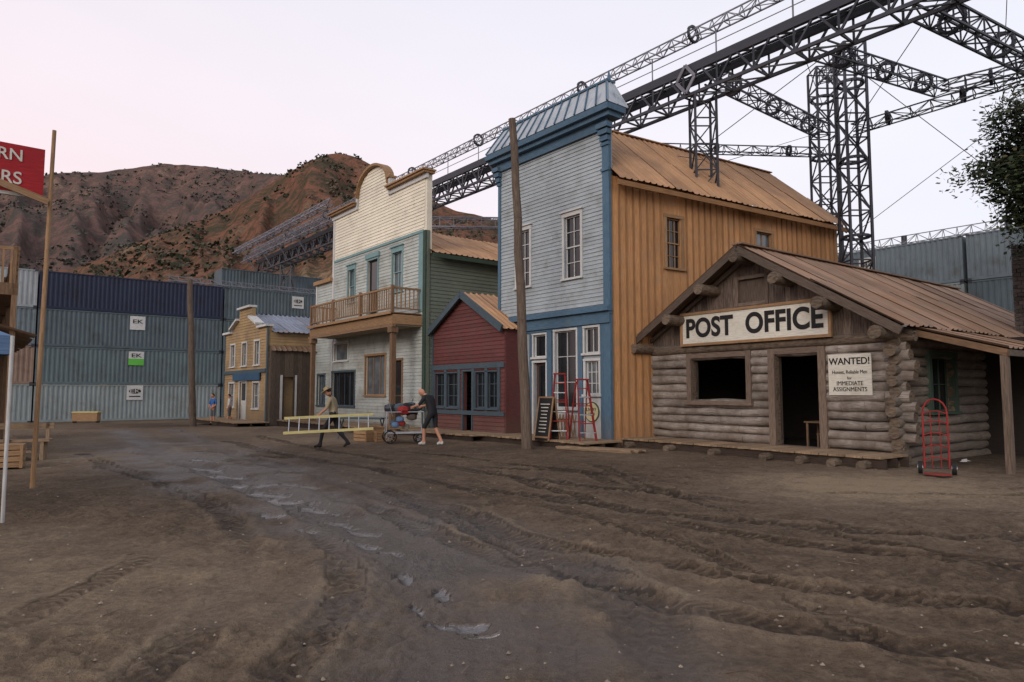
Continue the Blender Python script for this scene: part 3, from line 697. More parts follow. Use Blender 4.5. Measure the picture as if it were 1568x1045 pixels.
    P=Part();K=S.turn(13,0,90);backing(P,K,0,9.3,-.4,lambda u:7.6+(4.65-abs(u-4.65))*.45,[],green,.1,(4.65,))
    P.beam(S.p(.3,3.6,-11.3),S.p(13,3.6,-9.4),.15,8,greyclap);P.beam(S.p(.2,8.6,-9.25),S.p(.6,8.6,-9.25),.15,4.6,cream)
    P.face([S.p(.2,.02,-.1),S.p(12.8,.02,-.1),S.p(12.8,.02,-9),S.p(.2,.02,-11)],inter,S.U);P.make('rear_walls',E)
b_cream()

# ------------------------------------------------------------------ RED SHOP
def b_red():
    E=root('red_gabled_shop')
    F=Frame(-3.36,28.76,141.5)
    W=5.0;pk=2.42
    top=lambda u: 4.15+(1.35)*(1-abs(u-pk)/pk) if u<2*pk else 4.1
    ops=[(.3,1.05,1.1,2.45),(1.15,2.0,1.1,2.45),(2.35,2.95,.05,2.5),(3.2,3.85,1.1,2.45),(3.95,4.6,1.1,2.45)]
    P=Part();backing(P,F,0,W,-.4,top,ops,red,.15,(pk,2*pk-.01));clap(P,F,0,W,0,top,ops,red,.15);P.make('front_wall',E)
    P=Part()
    for a,b in (((-.35,3.95),(pk,5.55)),((pk,5.55),(5.1,4.0))):
        P.beam(F.p(a[0],a[1],.25),F.p(b[0],b[1],.25),.08,.26,slate,up=(0,0,1))
    P.box(F,-.02,.14,-.3,4.2,0,.06,slate,'z');P.box(F,0,W,2.6,2.8,.03,.08,slate);P.box(F,0,W,.82,.98,.03,.08,slate)
    for a in (.14,1.08,2.06,3.02,3.88,4.66): P.box(F,a-.06,a+.1,.98,2.6,.0,.07,slate,'z')
    P.make('trim',E)
    for i,o in enumerate(ops):
        if i==2: door('door',E,F,*o,slate,inter,2,False,n=-.5,tw=.06)
        else: window('window_%d'%i,E,F,*o,2,3,slate,slate,gl_d,tw=.05,mid=False)
    P=Part()
    tin(P,F.p(-.35,3.98,.3),F.p(-.35,3.98,-9),F.p(pk,5.6,.3),F.p(pk,5.6,-9),rust2,rows=1)
    tin(P,F.p(5.2,3.98,.3),F.p(5.2,3.98,-9),F.p(pk,5.6,.3),F.p(pk,5.6,-9),rust,rows=1)
    P.make('tin_roof',E)
    P=Part();P.beam(F.p(W,1.9,0),F.p(W,1.9,-9),.1,4.3,red);P.beam(F.p(0,1.9,-.2),F.p(0,1.9,-9),.1,4.3,red);P.beam(F.p(0,1.9,-9),F.p(W,1.9,-9),.1,4.3,red)
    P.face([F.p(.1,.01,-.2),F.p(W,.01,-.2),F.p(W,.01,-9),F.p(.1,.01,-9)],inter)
    deck(P,F,0,W-.1,.05,1.5,.2)
    P.make('walls_and_deck',E)
b_red()

# ------------------------------------------------------------------ OCHRE STORE
def b_yellow():
    E=root('ochre_false_front_store')
    F=Frame(-12.96,36.23,141.5);S=Frame(-12.96,36.23,52)
    def top(u):
        x=abs(u+3.9)
        if x<1.1: return 6.5
        if x<2.4: return 5.9-(x-1.1)*.35
        return 5.2
    ops=[(-6.5,-5.7,3.2,4.5),(-4.3,-3.5,3.2,4.5),(-2.1,-1.3,3.2,4.5),(-4.6,-3.4,0,2.3),(-6.6,-5.6,.8,2.2),(-2.2,-1.2,.8,2.2)]
    P=Part();backing(P,F,-7.7,0,-.5,top,ops,yellow,.2,(-6.3,-5.0,-2.8,-1.5));clap(P,F,-7.6,-.1,-.1,top,ops,yellow,.16);P.make('front_wall',E)
    P=Part();P.box(F,-.14,.05,-.5,5.2,0,.06,slate,'z');P.box(F,-7.75,-7.6,-.5,5.2,0,.06,slate,'z')
    for a,b,z in ((-7.8,-6.3,5.2),(-1.5,.1,5.2),(-5.05,-2.75,6.5)): P.box(F,a,b,z,z+.12,-.25,.2,white)
    for sgn in (-1,1):
        P.beam(F.p(-3.9+sgn*1.1,5.95,0),F.p(-3.9+sgn*2.45,5.45,0),.5,.12,white)
    P.box(F,-7.6,-.1,2.75,2.95,.03,.12,slate)
    P.make('trim',E)
    for i,o in enumerate(ops):
        if i==3: door('door',E,F,*o,white,white,2,True)
        else: window('window_%d'%i,E,F,*o,2,2,white,white,gl_b,tw=.09,mid=False)
    P=Part();P.box(F,-5.6,-.9,2.35,2.75,.1,.16,M('sign_blue',C(60,92,120),C(50,78,104)));P.make('hanging_sign',E)
    P=Part();tp=lambda u:4.9
    backing(P,S,0,9,-.5,tp,[],yellow,.15);clap(P,S,.1,9,3.9,tp,[],yellow,.16);P.make('side_wall',E)
    P=Part();L=S.off(.08,.25)
    o=[(.62,1.3,-.4,2.5)]
    vboards(P,L,0,6,-.4,lambda u:3.9,o,dark,.24,None,.04);backing(P,L,0,6,-.4,lambda u:3.9,o,dark,.06)
    P.box(S,.06,.1,-.4,3.9,0,.25,dark,'z')
    P.box(L,.50,.62,-.3,2.6,.0,.07,white,'z');P.box(L,1.3,1.40,-.3,2.6,0,.07,white,'z')
    tin(P,S.p(.0,3.85,.5),S.p(6.6,3.85,.5),S.p(.0,4.15,.02),S.p(6.6,4.15,.02),rust2,rows=1)
    P.make('plank_shed',E)
    P=Part();tin(P,S.p(.1,4.85,.35),S.p(9.2,4.85,.35),S.p(.1,6.2,-3.8),S.p(9.2,6.2,-3.8),blutin,rows=2)
    tin(P,S.p(9.2,4.85,-7.9),S.p(.1,4.85,-7.9),S.p(9.2,6.2,-3.8),S.p(.1,6.2,-3.8),blutin,rows=1);P.make('blue_tin_roof',E)
    P=Part();K=S.turn(9,0,90);backing(P,K,0,7.6,-.5,lambda u:4.8+(3.8-abs(u-3.8))*.33,[],dark,.1,(3.8,));P.beam(S.p(.2,2.2,-7.6),S.p(9,2.2,-7.6),.1,5.2,dark);P.make('rear_walls',E)
    P=Part();deck(P,F,-8,.6,.05,1.8,.14);P.make('boardwalk',E)
b_yellow()

# ------------------------------------------------------------------ POST OFFICE
def b_post():
    E=root('log_post_office')
    ang=180-math.degrees(math.atan2(4.6,6.35))
    F=Frame(4.70,22.80,ang);W=7.84;S=Frame(F.p(W,0).x,F.p(W,0).y,54)
    LEN=13.5;EZ=3.2;PK=5.72;cx=W/2
    ops=[(1.72,3.70,1.43,2.74),(4.62,5.9,.12,2.74)]
    rad=.135;pit=.245
    P=Part()
    topw=lambda u:3.25
    backing(P,F.off(0,-.08),.1,W-.1,-.3,topw,ops,chink,.12)
    rows=int((3.1)/pit)+1
    def cuts(a,b,z,ops):
        seg=[(a,b)]
        for o in ops:
            if o[2]-.02<z<o[3]+.02:
                s2=[]
                for s in seg:
                    if o[1]<=s[0] or o[0]>=s[1]: s2.append(s)
                    else:
                        if o[0]-s[0]>.05: s2.append((s[0],o[0]))
                        if s[1]-o[1]>.05: s2.append((o[1],s[1]))
                seg=s2
        return seg
    def log(P,G,a,b,z,r,mat,n0):
        k=max(1,int((b-a)/.55));q=random.random()
        pa=G.p(a,z+random.uniform(-.02,.02),n0+random.uniform(-.02,.02));ra=r*random.uniform(.92,1.06)
        for j in range(k):
            ub=a+(b-a)*(j+1)/k
            pb=G.p(ub,z+random.uniform(-.022,.022),n0+random.uniform(-.025,.025));rb=r*random.uniform(.88,1.08)
            P.cyl(pa,pb,ra,rb,mat,12,cap=(j==0 or j==k-1),capmat=logd,r=q);pa=pb;ra=rb
    for i in range(rows):
        z=.12+i*pit;r=rad*random.uniform(.9,1.08)
        e0=-random.uniform(.12,.46);e1=W+random.uniform(.12,.46)
        for a,b in cuts(e0,e1,z,ops): log(P,F,a,b,z,r,loglt if z<2.9 else logm,random.uniform(-.02,.02))
    P.make('front_log_wall',E)
    P=Part()
    P.cyl(F.p(-.55,3.02,.05),F.p(W+.45,3.02,.05),.14,.13,logd,10)
    ug=lambda u: min(PK-.12,EZ+.12+(cx-abs(u-cx))*((PK-EZ)/(cx+.15)))
    gops=[(3.45,4.35,4.3,4.98)]
    backing(P,F,0,W,3.15,ug,gops,slab,.1,(cx,));vboards(P,F,.0,W,3.15,lambda u:ug(u)-.02,gops,slab,.17,None,.05,.35)
    P.make('gable_wall',E)
    P=Part();o=gops[0]
    P.box(F,o[0]-.1,o[0],o[2]-.1,o[3]+.1,0,.09,slab,'z');P.box(F,o[1],o[1]+.1,o[2]-.1,o[3]+.1,0,.09,slab,'z');P.box(F,o[0],o[1],o[3],o[3]+.1,0,.09,slab);P.box(F,o[0],o[1],o[2]-.1,o[2],0,.09,slab)
    P.box(F,o[0],o[1],o[2],o[3],-.08,-.02,dark,'z');P.make('gable_hatch',E)
    P=Part();fr=casew
    a=ops[0];P.box(F,a[0]-.17,a[0],a[2]-.1,a[3]+.16,-.15,.17,fr,'z');P.box(F,a[1],a[1]+.17,a[2]-.1,a[3]+.16,-.15,.17,fr,'z');P.box(F,a[0],a[1],a[3],a[3]+.15,-.15,.168,fr);P.box(F,a[0]-.2,a[1]+.2,a[2]-.12,a[2],-.15,.22,fr)
    a=ops[1];P.box(F,a[0]-.2,a[0],.12,a[3]+.16,-.15,.17,fr,'z');P.box(F,a[1],a[1]+.2,.12,a[3]+.16,-.15,.17,fr,'z');P.box(F,a[0],a[1],a[3],a[3]+.16,-.15,.168,fr)
    P.box(F,a[0],a[1],.1,.24,-.2,.19,fr)
    P.make('casings',E)
    P=Part();P.box(F,1.5,6.28,3.2,4.08,.2,.24,signw);
    for q in ((1.42,6.36,4.08,4.16),(1.42,6.36,3.12,3.2)): P.box(F,*q,.19,.28,tan)
    P.box(F,1.42,1.5,3.2,4.08,.19,.28,tan,'z');P.box(F,6.28,6.36,3.2,4.08,.19,.28,tan,'z')
    for x in (2,4,6): P.box(F,x-.05,x+.05,3.25,4.0,.02,.2,tan,'z')
    P.make('sign_board',E)
    text(F,"POST  OFFICE",3.88,3.64,.80,.25,blackp,E,'sign_text',xs=.9,bold=.026,space=1.02)
    P=Part();P.box(F,6.2,7.3,1.62,2.66,.16,.19,signw);P.make('wanted_poster',E)
    text(F,"WANTED!",6.75,2.47,.24,.195,blackp,E,'poster_text_1',xs=.95,bold=.004)
    text(F,"Honest, Reliable Men",6.75,2.2,.13,.195,blackp,E,'poster_text_2',xs=.8)
    text(F,"for",6.75,2.05,.1,.195,blackp,E,'poster_text_3')
    text(F,"IMMEDIATE\nASSIGNMENTS",6.75,1.84,.15,.195,blackp,E,'poster_text_4',xs=.9)
    sops=[(1.45,2.8,1.2,2.6)]
    P=Part();backing(P,S.off(0,-.08),.1,LEN,-.3,lambda u:3.25,sops,chink,.12)
    for i in range(rows+1):
        z=.0+i*pit
        for a,b in cuts(-random.uniform(.12,.46),LEN,z,sops): log(P,S,a,b,z,rad,logm,0)
    P.make('side_log_wall',E)
    window('side_window',E,S,1.45,2.8,1.2,2.6,3,2,dkgreen,dkgreen,gl_d,tw=.14,mid=False,tn=.17)
    P=Part()
    b0=F.p(0,1.4,0);b1=S.p(LEN,1.4,0)-F.U*W
    P.beam(b0,b1,.2,3.6,logm);P.beam(b1,S.p(LEN,1.4,0),.2,3.6,logm)
    HS=Frame(3.16,21.79,58)
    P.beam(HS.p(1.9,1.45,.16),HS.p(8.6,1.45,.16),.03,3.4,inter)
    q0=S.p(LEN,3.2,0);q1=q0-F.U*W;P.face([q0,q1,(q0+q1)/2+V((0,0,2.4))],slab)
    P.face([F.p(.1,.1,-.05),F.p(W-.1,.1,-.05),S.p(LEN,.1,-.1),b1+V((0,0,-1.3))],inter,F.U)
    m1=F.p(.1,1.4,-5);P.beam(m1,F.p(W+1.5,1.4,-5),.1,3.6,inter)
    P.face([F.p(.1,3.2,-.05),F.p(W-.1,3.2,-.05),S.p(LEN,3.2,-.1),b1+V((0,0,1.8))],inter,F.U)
    P.make('back_walls_and_floor',E)
    fo=.75;dirS=S.U
    R0=F.p(cx,PK,0)-dirS*fo;R1=F.p(cx,PK,0)+dirS*(LEN+.4)
    hs=cx+.45;ez=EZ-.12
    eR0=F.p(cx+hs,ez,0)-dirS*fo;eR1=F.p(cx+hs,ez,0)+dirS*(LEN+.4)
    eL0=F.p(cx-hs,ez,0)-dirS*fo;eL1=F.p(cx-hs,ez,0)+dirS*(LEN+.4)
    up=V((0,0,.14))
    P=Part();tin(P,eR0+up,eR1+up,R0+up,R1+up,rust2,rows=2);tin(P,eL0+up,eL1+up,R0+up,R1+up,rust2,rows=1)
    P.beam(R0+up*1.4,R1+up*1.4,.34,.04,rust2);P.make('tin_roof',E)
    P=Part()
    for a,b in ((eL0,R0),(R0,eR0)):
        P.beam(a+V((0,0,.03)),b+V((0,0,.03)),.06,.2,dark)
    for side in (-1,1):
        for k in range(14):
            t=(k+.5)/14;q=dirS*(-fo+.1+t*(LEN+fo));a=F.p(cx,PK-.06,0)+q;b=F.p(cx+side*hs,ez-.02,0)+q;P.beam(a,b,.09,.1,dark)
    P.make('rafters',E)
    P=Part()
    for u,z in ((cx,PK-.2),(cx-1.25,PK-.98),(cx-2.5,PK-1.78),(cx-3.85,PK-2.62),(cx+1.25,PK-.98),(cx+2.5,PK-1.78),(cx+3.85,PK-2.62)):
        a=F.p(u,z,0)-dirS*(fo+random.uniform(.12,.3));b=F.p(u,z,0)+dirS*.5;P.cyl(a,b,.16,.17,logd,12,wob=.06)
    P.make('purlin_logs',E)
    P=Part();deck(P,F,-2.2,W+.3,.2,1.5,.24,.21)
    for x in (-1.2,.4,2.0,3.6,5.2,6.2,7.0,7.7): P.cyl(F.p(x,.04,.3),F.p(x+.05,.04,1.75),.115,.115,logd,10)
    P.make('porch_deck',E)
    P=Part()
    a0=S.p(.15,3.22,.3);a1=S.p(9,3.22,.3);c0=S.p(-.25,2.62,2.35);c1=S.p(9,2.62,2.35)
    tin(P,c0,c1,a0,a1,rust2,rows=1)
    P.beam(c0-V((0,0,.09)),c1-V((0,0,.09)),.1,.13,dark);P.beam(c0-V((0,0,.09)),a0-V((0,0,.09)),.06,.14,porchw)
    for u in (2,4,6,8): P.beam(S.p(u,2.52,2.35),S.p(u,3.1,.1),.06,.1,dark)
    for u in (-.2,4.4,8.8): P.box(S,u-.06,u+.08,-.3,2.48,2.2,2.34,polew,'z')
    P.make('side_porch',E)
    P=Part();Q=S.off(7.7,0)
    P.box(Q,.03,1.17,-.2,6.2,.03,.87,stone,'z')
    for i in range(50):
        z=i*.125;o=.1 if i%2 else 0
        for f in range(5):
            a=f*.24-(0 if f==0 else o);b=(f+1)*.24-(o if f<4 else 0)
            P.box(Q,a,b-.012,z,z+.113,.87,random.uniform(.9,.93),stone)
        for f in range(4):
            a=f*.225-(0 if f==0 else o);b=(f+1)*.225-(o if f<3 else 0)
            P.box(Q,random.uniform(-.03,0),.03,z,z+.113,a,b-.012,stone,'n')
    P.make('stone_chimney',E)
    T=root('table');P=Part();G=F.off(5.1,-1.6,.1)
    P.box(G,-.5,.5,.72,.76,-.35,.35,porchw)
    for a in (-.45,.41):
        for b in (-.3,.26): P.box(G,a,a+.05,0,.72,b,b+.05,porchw,'z')
    P.cyl(G.p(.1,.76,0),G.p(.1,1.0,0),.06,.05,alu,10);P.make('table_top_and_legs',T)
    T=root('chair');P=Part();G=F.off(5.5,-.9,.1)
    P.box(G,-.2,.2,.43,.46,-.2,.2,porchw)
    for a in (-.19,.15):
        for b in (-.19,.15): P.box(G,a,a+.04,0,.43 if b>0 else .95,b,b+.04,porchw,'z')
    for z in (.6,.78): P.box(G,-.17,.17,z,z+.08,-.18,-.155,porchw)
    P.make('seat_and_back',T)
b_post()

# ------------------------------------------------------------------ containers
def container(F,u0,z0,mat,L=12.0,Hh=2.58,D=2.44,logo=None):
    E=root('shipping_container')
    P=Part();n=int(L/.28)
    for i in range(n):
        a=u0+.12+(L-.24)*i/n;w=(L-.24)/n
        pr=[(0,0),(.32,0),(.5,-.035),(.82,-.035),(1,0)]
        for (p,np_),(q,nq) in zip(pr[:-1],pr[1:]):
            P.face([F.p(a+p*w,z0+.16,np_),F.p(a+q*w,z0+.16,nq),F.p(a+q*w,z0+Hh-.1,nq),F.p(a+p*w,z0+Hh-.1,np_)],mat,V((0,0,1)),.5)
    P.box(F,u0,u0+.12,z0,z0+Hh-.01,-.1,.02,mat,'z',.5);P.box(F,u0+L-.12,u0+L,z0,z0+Hh-.01,-.1,.02,mat,'z',.5)
    P.box(F,u0+.12,u0+L-.12,z0,z0+.16,-.1,.018,mat,'u',.35);P.box(F,u0+.12,u0+L-.12,z0+Hh-.1,z0+Hh-.015,-.1,.016,mat,'u',.6)
    P.box(F,u0+.02,u0+L-.02,z0+.03,z0+Hh-.03,-D,-.05,mat,'z',.5)
    for a in (u0,u0+L-.18):
        for z in (z0,z0+Hh-.12): P.box(F,a-.005,a+.185,z,z+.115,-.12,.03,truss_d,'u')
    P.make('corrugated_body',E)
    if logo:
        u,z,s,kind=logo
        P=Part();P.box(F,u-s/2,u+s/2,z-s*.5,z+s*.5,.03,.05,white,'u',.6)
        if kind==1: P.box(F,u-s/2,u+s/2,z-s*.5-.002,z-s*.02,.052,.06,greenp)
        if kind==2:
            pts=[F.p(u+.38*s*math.cos(t*math.pi/12),z+s*.1+.17*s*math.sin(t*math.pi/12),.056) for t in range(24)];P.face(pts,blackp)
            P.box(F,u-.35*s,u+.35*s,z-.3*s,z-.22*s,.052,.056,blackp)
        P.make('logo_panel',E)
        text(F,"EK",u,z+(.2 if kind==1 else .1)*s,s*.4,.06,white if kind==2 else blackp,E,'logo_text',xs=1.5,bold=.004)
K=Frame(-33.8,45,51.5,-.35)
h=2.6
for (r,A,B) in ((0,c_grey,c_grey),(1,c_brn,c_teal),(2,c_bl,c_teal2),(3,c_lt,c_navy)):
    container(K,-22.3,r*h,(c_grey,c_teal,c_bl,c_teal)[r]);container(K,-10.15,r*h,A)
    container(K,1.95,r*h,B,logo={0:(8.0,2.0,1.05,2),1:(8.0,4.5,1.0,1),2:(8.0,7.1,1.0,0)}.get(r))
    container(K,14.05,r*h,(c_teal,c_teal2,c_teal,c_teal2)[r],logo=(20.0,10.3-.7,1.0,2) if r==3 else None)
    container(K,26.15,r*h,(c_teal,c_bl,c_teal,c_teal2)[r])
K2=Frame(-24.5,60,51.5,-.4)
for r in range(5):
    container(K2,-1.2,r*h,(c_teal,c_bl,c_teal2,c_teal,c_teal2)[r])
KR=Frame(26,36,141.5,0)
for r in range(4):
    for i,u in enumerate((-24.4,-12.2,0.0,12.2)):
        container(KR,u-1.5,r*h,(c_bl,c_teal,c_bl,c_grey,c_teal2)[(r+i)%5] if r!=3 else c_bl,logo=(-6.8,9.4,1.0,2) if (r==3 and i==1) else ((-6.4,7.1,.9,0) if (r==2 and i==1) else None))

# ------------------------------------------------------------------ trusses
def truss(P,a,b,w,hh,bay,t,mat,up=(0,0,1),tri=False,rings=0,td=None,ringmat=None):
    a=V(a);b=V(b);d=b-a;L=d.length;d.normalize();up=V(up)
    if abs(d.dot(up))>.95: up=V((0,1,0))
    s=d.cross(up).normalized();u=s.cross(d).normalized();td=td or t*.6
    offs=[s*w/2-u*hh/2,-s*w/2-u*hh/2,-s*w/2+u*hh/2,s*w/2+u*hh/2] if not tri else [s*w/2-u*hh/2,-s*w/2-u*hh/2,u*hh/2]
    for o in offs: P.beam(a+o,b+o,t,t,mat)
    n=max(1,round(L/bay))
    for i in range(n):
        p=a+d*(L*i/n);q=a+d*(L*(i+1)/n)
        for k in range(len(offs)):
            o1=offs[k];o2=offs[(k+1)%len(offs)]
            if (i+k)%2: o1,o2=o2,o1
            P.beam(p+o1,q+o2,td,td,mat);P.beam(q+offs[k],q+offs[(k+1)%len(offs)],td,td,mat)
    if rings:
        for i in range(rings):
            c=a+d*(L*(i+.5)/rings);R=max(w,hh)*.55
            pts=[c+(u*math.cos(j*math.pi/8)+s*math.sin(j*math.pi/8))*R for j in range(17)]
            for p,q in zip(pts[:-1],pts[1:]): P.beam(p,q,.1,.1,ringmat or mat)
def rig():
    E=root('overhead_truss_rig')
    D=V((.623,-.783,0));O=V((7.3,25.4,0));Sd=V((.783,.623,0))
    g=lambda s,z,n=0: O+D*s+Sd*n+V((0,0,z))
    P=Part()
    for n in (-.5,.5):
        P.beam(g(-50,14.0,n),g(22,14.0,n),.1,.32,truss_d);P.beam(g(-50,13.0,n),g(22,13.0,n),.09,.12,truss_d)
    i=-50
    while i<22:
        for n in (-.5,.5):
            P.beam(g(i,13,n),g(i+.75,14,n),.07,.07,truss_d);P.beam(g(i+.75,14,n),g(i+1.5,13,n),.07,.07,truss_d);P.beam(g(i,13,n),g(i,14,n),.06,.06,truss_d)
        P.beam(g(i,13,-.5),g(i+1.5,13,.5),.05,.05,truss_d);P.beam(g(i,13,-.5),g(i,13,.5),.06,.06,truss_d)
        P.beam(g(i,14.1,-.5),g(i+1.5,14.1,.5),.05,.05,truss_d);i+=1.5
    for n in (-.42,-.14,.14,.42): P.beam(g(-50,14.2,n),g(22,14.2,n),.12,.04,truss_d)
    P.make('main_girder',E)
    P=Part();i=-50
    while i<22:
        P.beam(g(i,14.2,-.5),g(i,15.1,-.5),.045,.045,truss_l);i+=3
    P.beam(g(-50,14.6,-.5),g(22,14.6,-.5),.025,.025,truss_l)
    P.make('catwalk_railing',E)
    P=Part();truss(P,g(-52,15.3,-.5),g(22,15.3,-.5),.42,.42,.62,.045,truss_l,tri=True,td=.026)
    for s in (-42,-34,-27,-21,-14,-6,0,4,7):
        c=g(s,15.3,-.5);pts=[c+(V((0,0,1))*math.cos(j*math.pi/8)+Sd*math.sin(j*math.pi/8))*.3 for j in range(17)]
        for p,q in zip(pts[:-1],pts[1:]): P.beam(p,q,.09,.09,truss_d)
    P.make('lighting_truss',E)
    P=Part()
    truss(P,g(0,9.0,0),g(0,13,0),.8,.8,.9,.08,truss_d,td=.045)
    P.beam(g(0,8.95,-.6),g(0,8.95,.6),.3,.2,truss_d)
    c=g(-.3,13.6,-.62)
    for a_,b_ in ((0,1),(1,2),(2,3),(3,0)):
        pp=[c+V((0,0,.55)),c+D*.42,c-V((0,0,.55)),c-D*.42];P.beam(pp[a_],pp[b_],.06,.12,truss_l)
    P.make('roof_tower_leg',E)
    P=Part();tA=V((15.0,32,0));tB=V((13.6,26.6,0))
    truss(P,tA,tA+V((0,0,17.2)),.95,.95,1.1,.09,truss_d,td=.05,rings=6)
    truss(P,tB,tB+V((0,0,15.6)),.85,.85,1.0,.09,truss_d,td=.05,rings=5)
    P.make('support_towers',E)
    P=Part();Z=lambda z:V((0,0,z))
    truss(P,g(0,14.0,.6),tA+Z(14.2),.6,.5,.8,.06,truss_d,rings=3,ringmat=truss_d,td=.035)
    truss(P,V((4.5,31.5,13.3)),tA+Z(13.2),.4,.4,.7,.045,truss_d,tri=True,rings=3,td=.028)
    truss(P,tB+Z(12.2),V((20.5,23.5,13.6)),.45,.4,.7,.045,truss_d,tri=True,rings=3,td=.028)
    truss(P,g(4.4,13.2,.5),V((16.6,25.6,13.4)),.55,.45,.75,.05,truss_d,rings=3,td=.03)
    truss(P,V((16.6,25.6,13.4)),V((21.5,21.6,13.4)),.5,.4,.75,.05,truss_d,rings=2,td=.03)
    truss(P,g(7.6,13.3,.5),V((20.5,24.6,13.4)),.7,.6,.9,.07,truss_d,rings=3,td=.04)
    truss(P,tA+Z(16.8),tB+Z(15.3),.5,.5,.8,.05,truss_d,td=.03)
    P.make('cross_trusses',E)
    P=Part()
    for a,b in ((tB+Z(12.2),g(9,14.3,.3)),(tA+Z(14.2),g(1,10.2,0)),(tA+Z(15.5),g(4,13.2,0)),(tB+Z(8),V((20.5,23.5,13.6))),(g(0,10.5,0),g(-6,13,.4)),(g(0,11,0),g(5,13,.3)),(tB+Z(14.9),V((23,30,10.4))),(tA+Z(10),tB+Z(13)),(tB+Z(6),tA+Z(9)),(g(10,15,0),V((26,36,10.5)))):
        P.beam(a,b,.022,.022,truss_d)
    P.make('guy_cables',E)
    P=Part()
    for dz,o in ((14.4,-1.2),(15.2,-2.0)):
        truss(P,g(-52,dz,o),g(-30,dz,o),.5,.45,.9,.06,truss_l,tri=True,td=.04)
    for s in (-50,-46,-42,-38): P.beam(g(s,13,-.5),g(s,15.2,-2),.07,.07,truss_l)
    tC=g(-44,0,.2);truss(P,tC,tC+Z(13),.9,.9,1.1,.1,truss_d,td=.06)
    tD=g(-22,0,.2);truss(P,tD,tD+Z(13),.9,.9,1.1,.1,truss_d,td=.06)
    truss(P,g(-21,12.3,.5),g(-15,12.3,9),.6,.6,.9,.07,truss_l)
    P.make('far_end_trusses',E)
rig()
def roof_trusses():
    E=root('rooftop_lighting_truss');P=Part()
    a=KR.p(-28,10.75,-.6);b=KR.p(14,10.75,-.6);truss(P,a,b,.45,.5,.7,.045,truss_l,tri=True,td=.028)
    for s in range(8):
        c=a.lerp(b,s/8+.05);P.cyl(c+V((0,0,-.3)),c+V((0,0,.25)),.16,.16,truss_d,8)
    P.make('truss',E)
    E=root('rooftop_lighting_truss');P=Part();a=K.p(10,10.75,-.6);b=K.p(24,10.75,-.6);truss(P,a,b,.45,.35,.8,.05,truss_l,tri=True,td=.03);P.make('truss',E)
roof_trusses()

# ------------------------------------------------------------------ poles
def pole(x,y,tx,ty,h,r0,r1):
    P=Part();n=10;p=None
    z0=gz(x,y)-.3
    for i in range(n+1):
        t=i/n;q=V((x+(tx-x)*t+random.uniform(-.025,.025),y+(ty-y)*t+random.uniform(-.02,.02),z0+(h-z0)*t))
        if p is not None: P.cyl(p,q,r0+(r1-r0)*(i-1)/n,r0+(r1-r0)*t,polew,14,cap=(i==n),r=.5)
        p=q
    P.make('wooden_utility_pole')
pole(.49,21.0,.02,21.0,10.3,.17,.115)
pole(-16.6,35.8,-16.95,35.6,7.6,.18,.13)

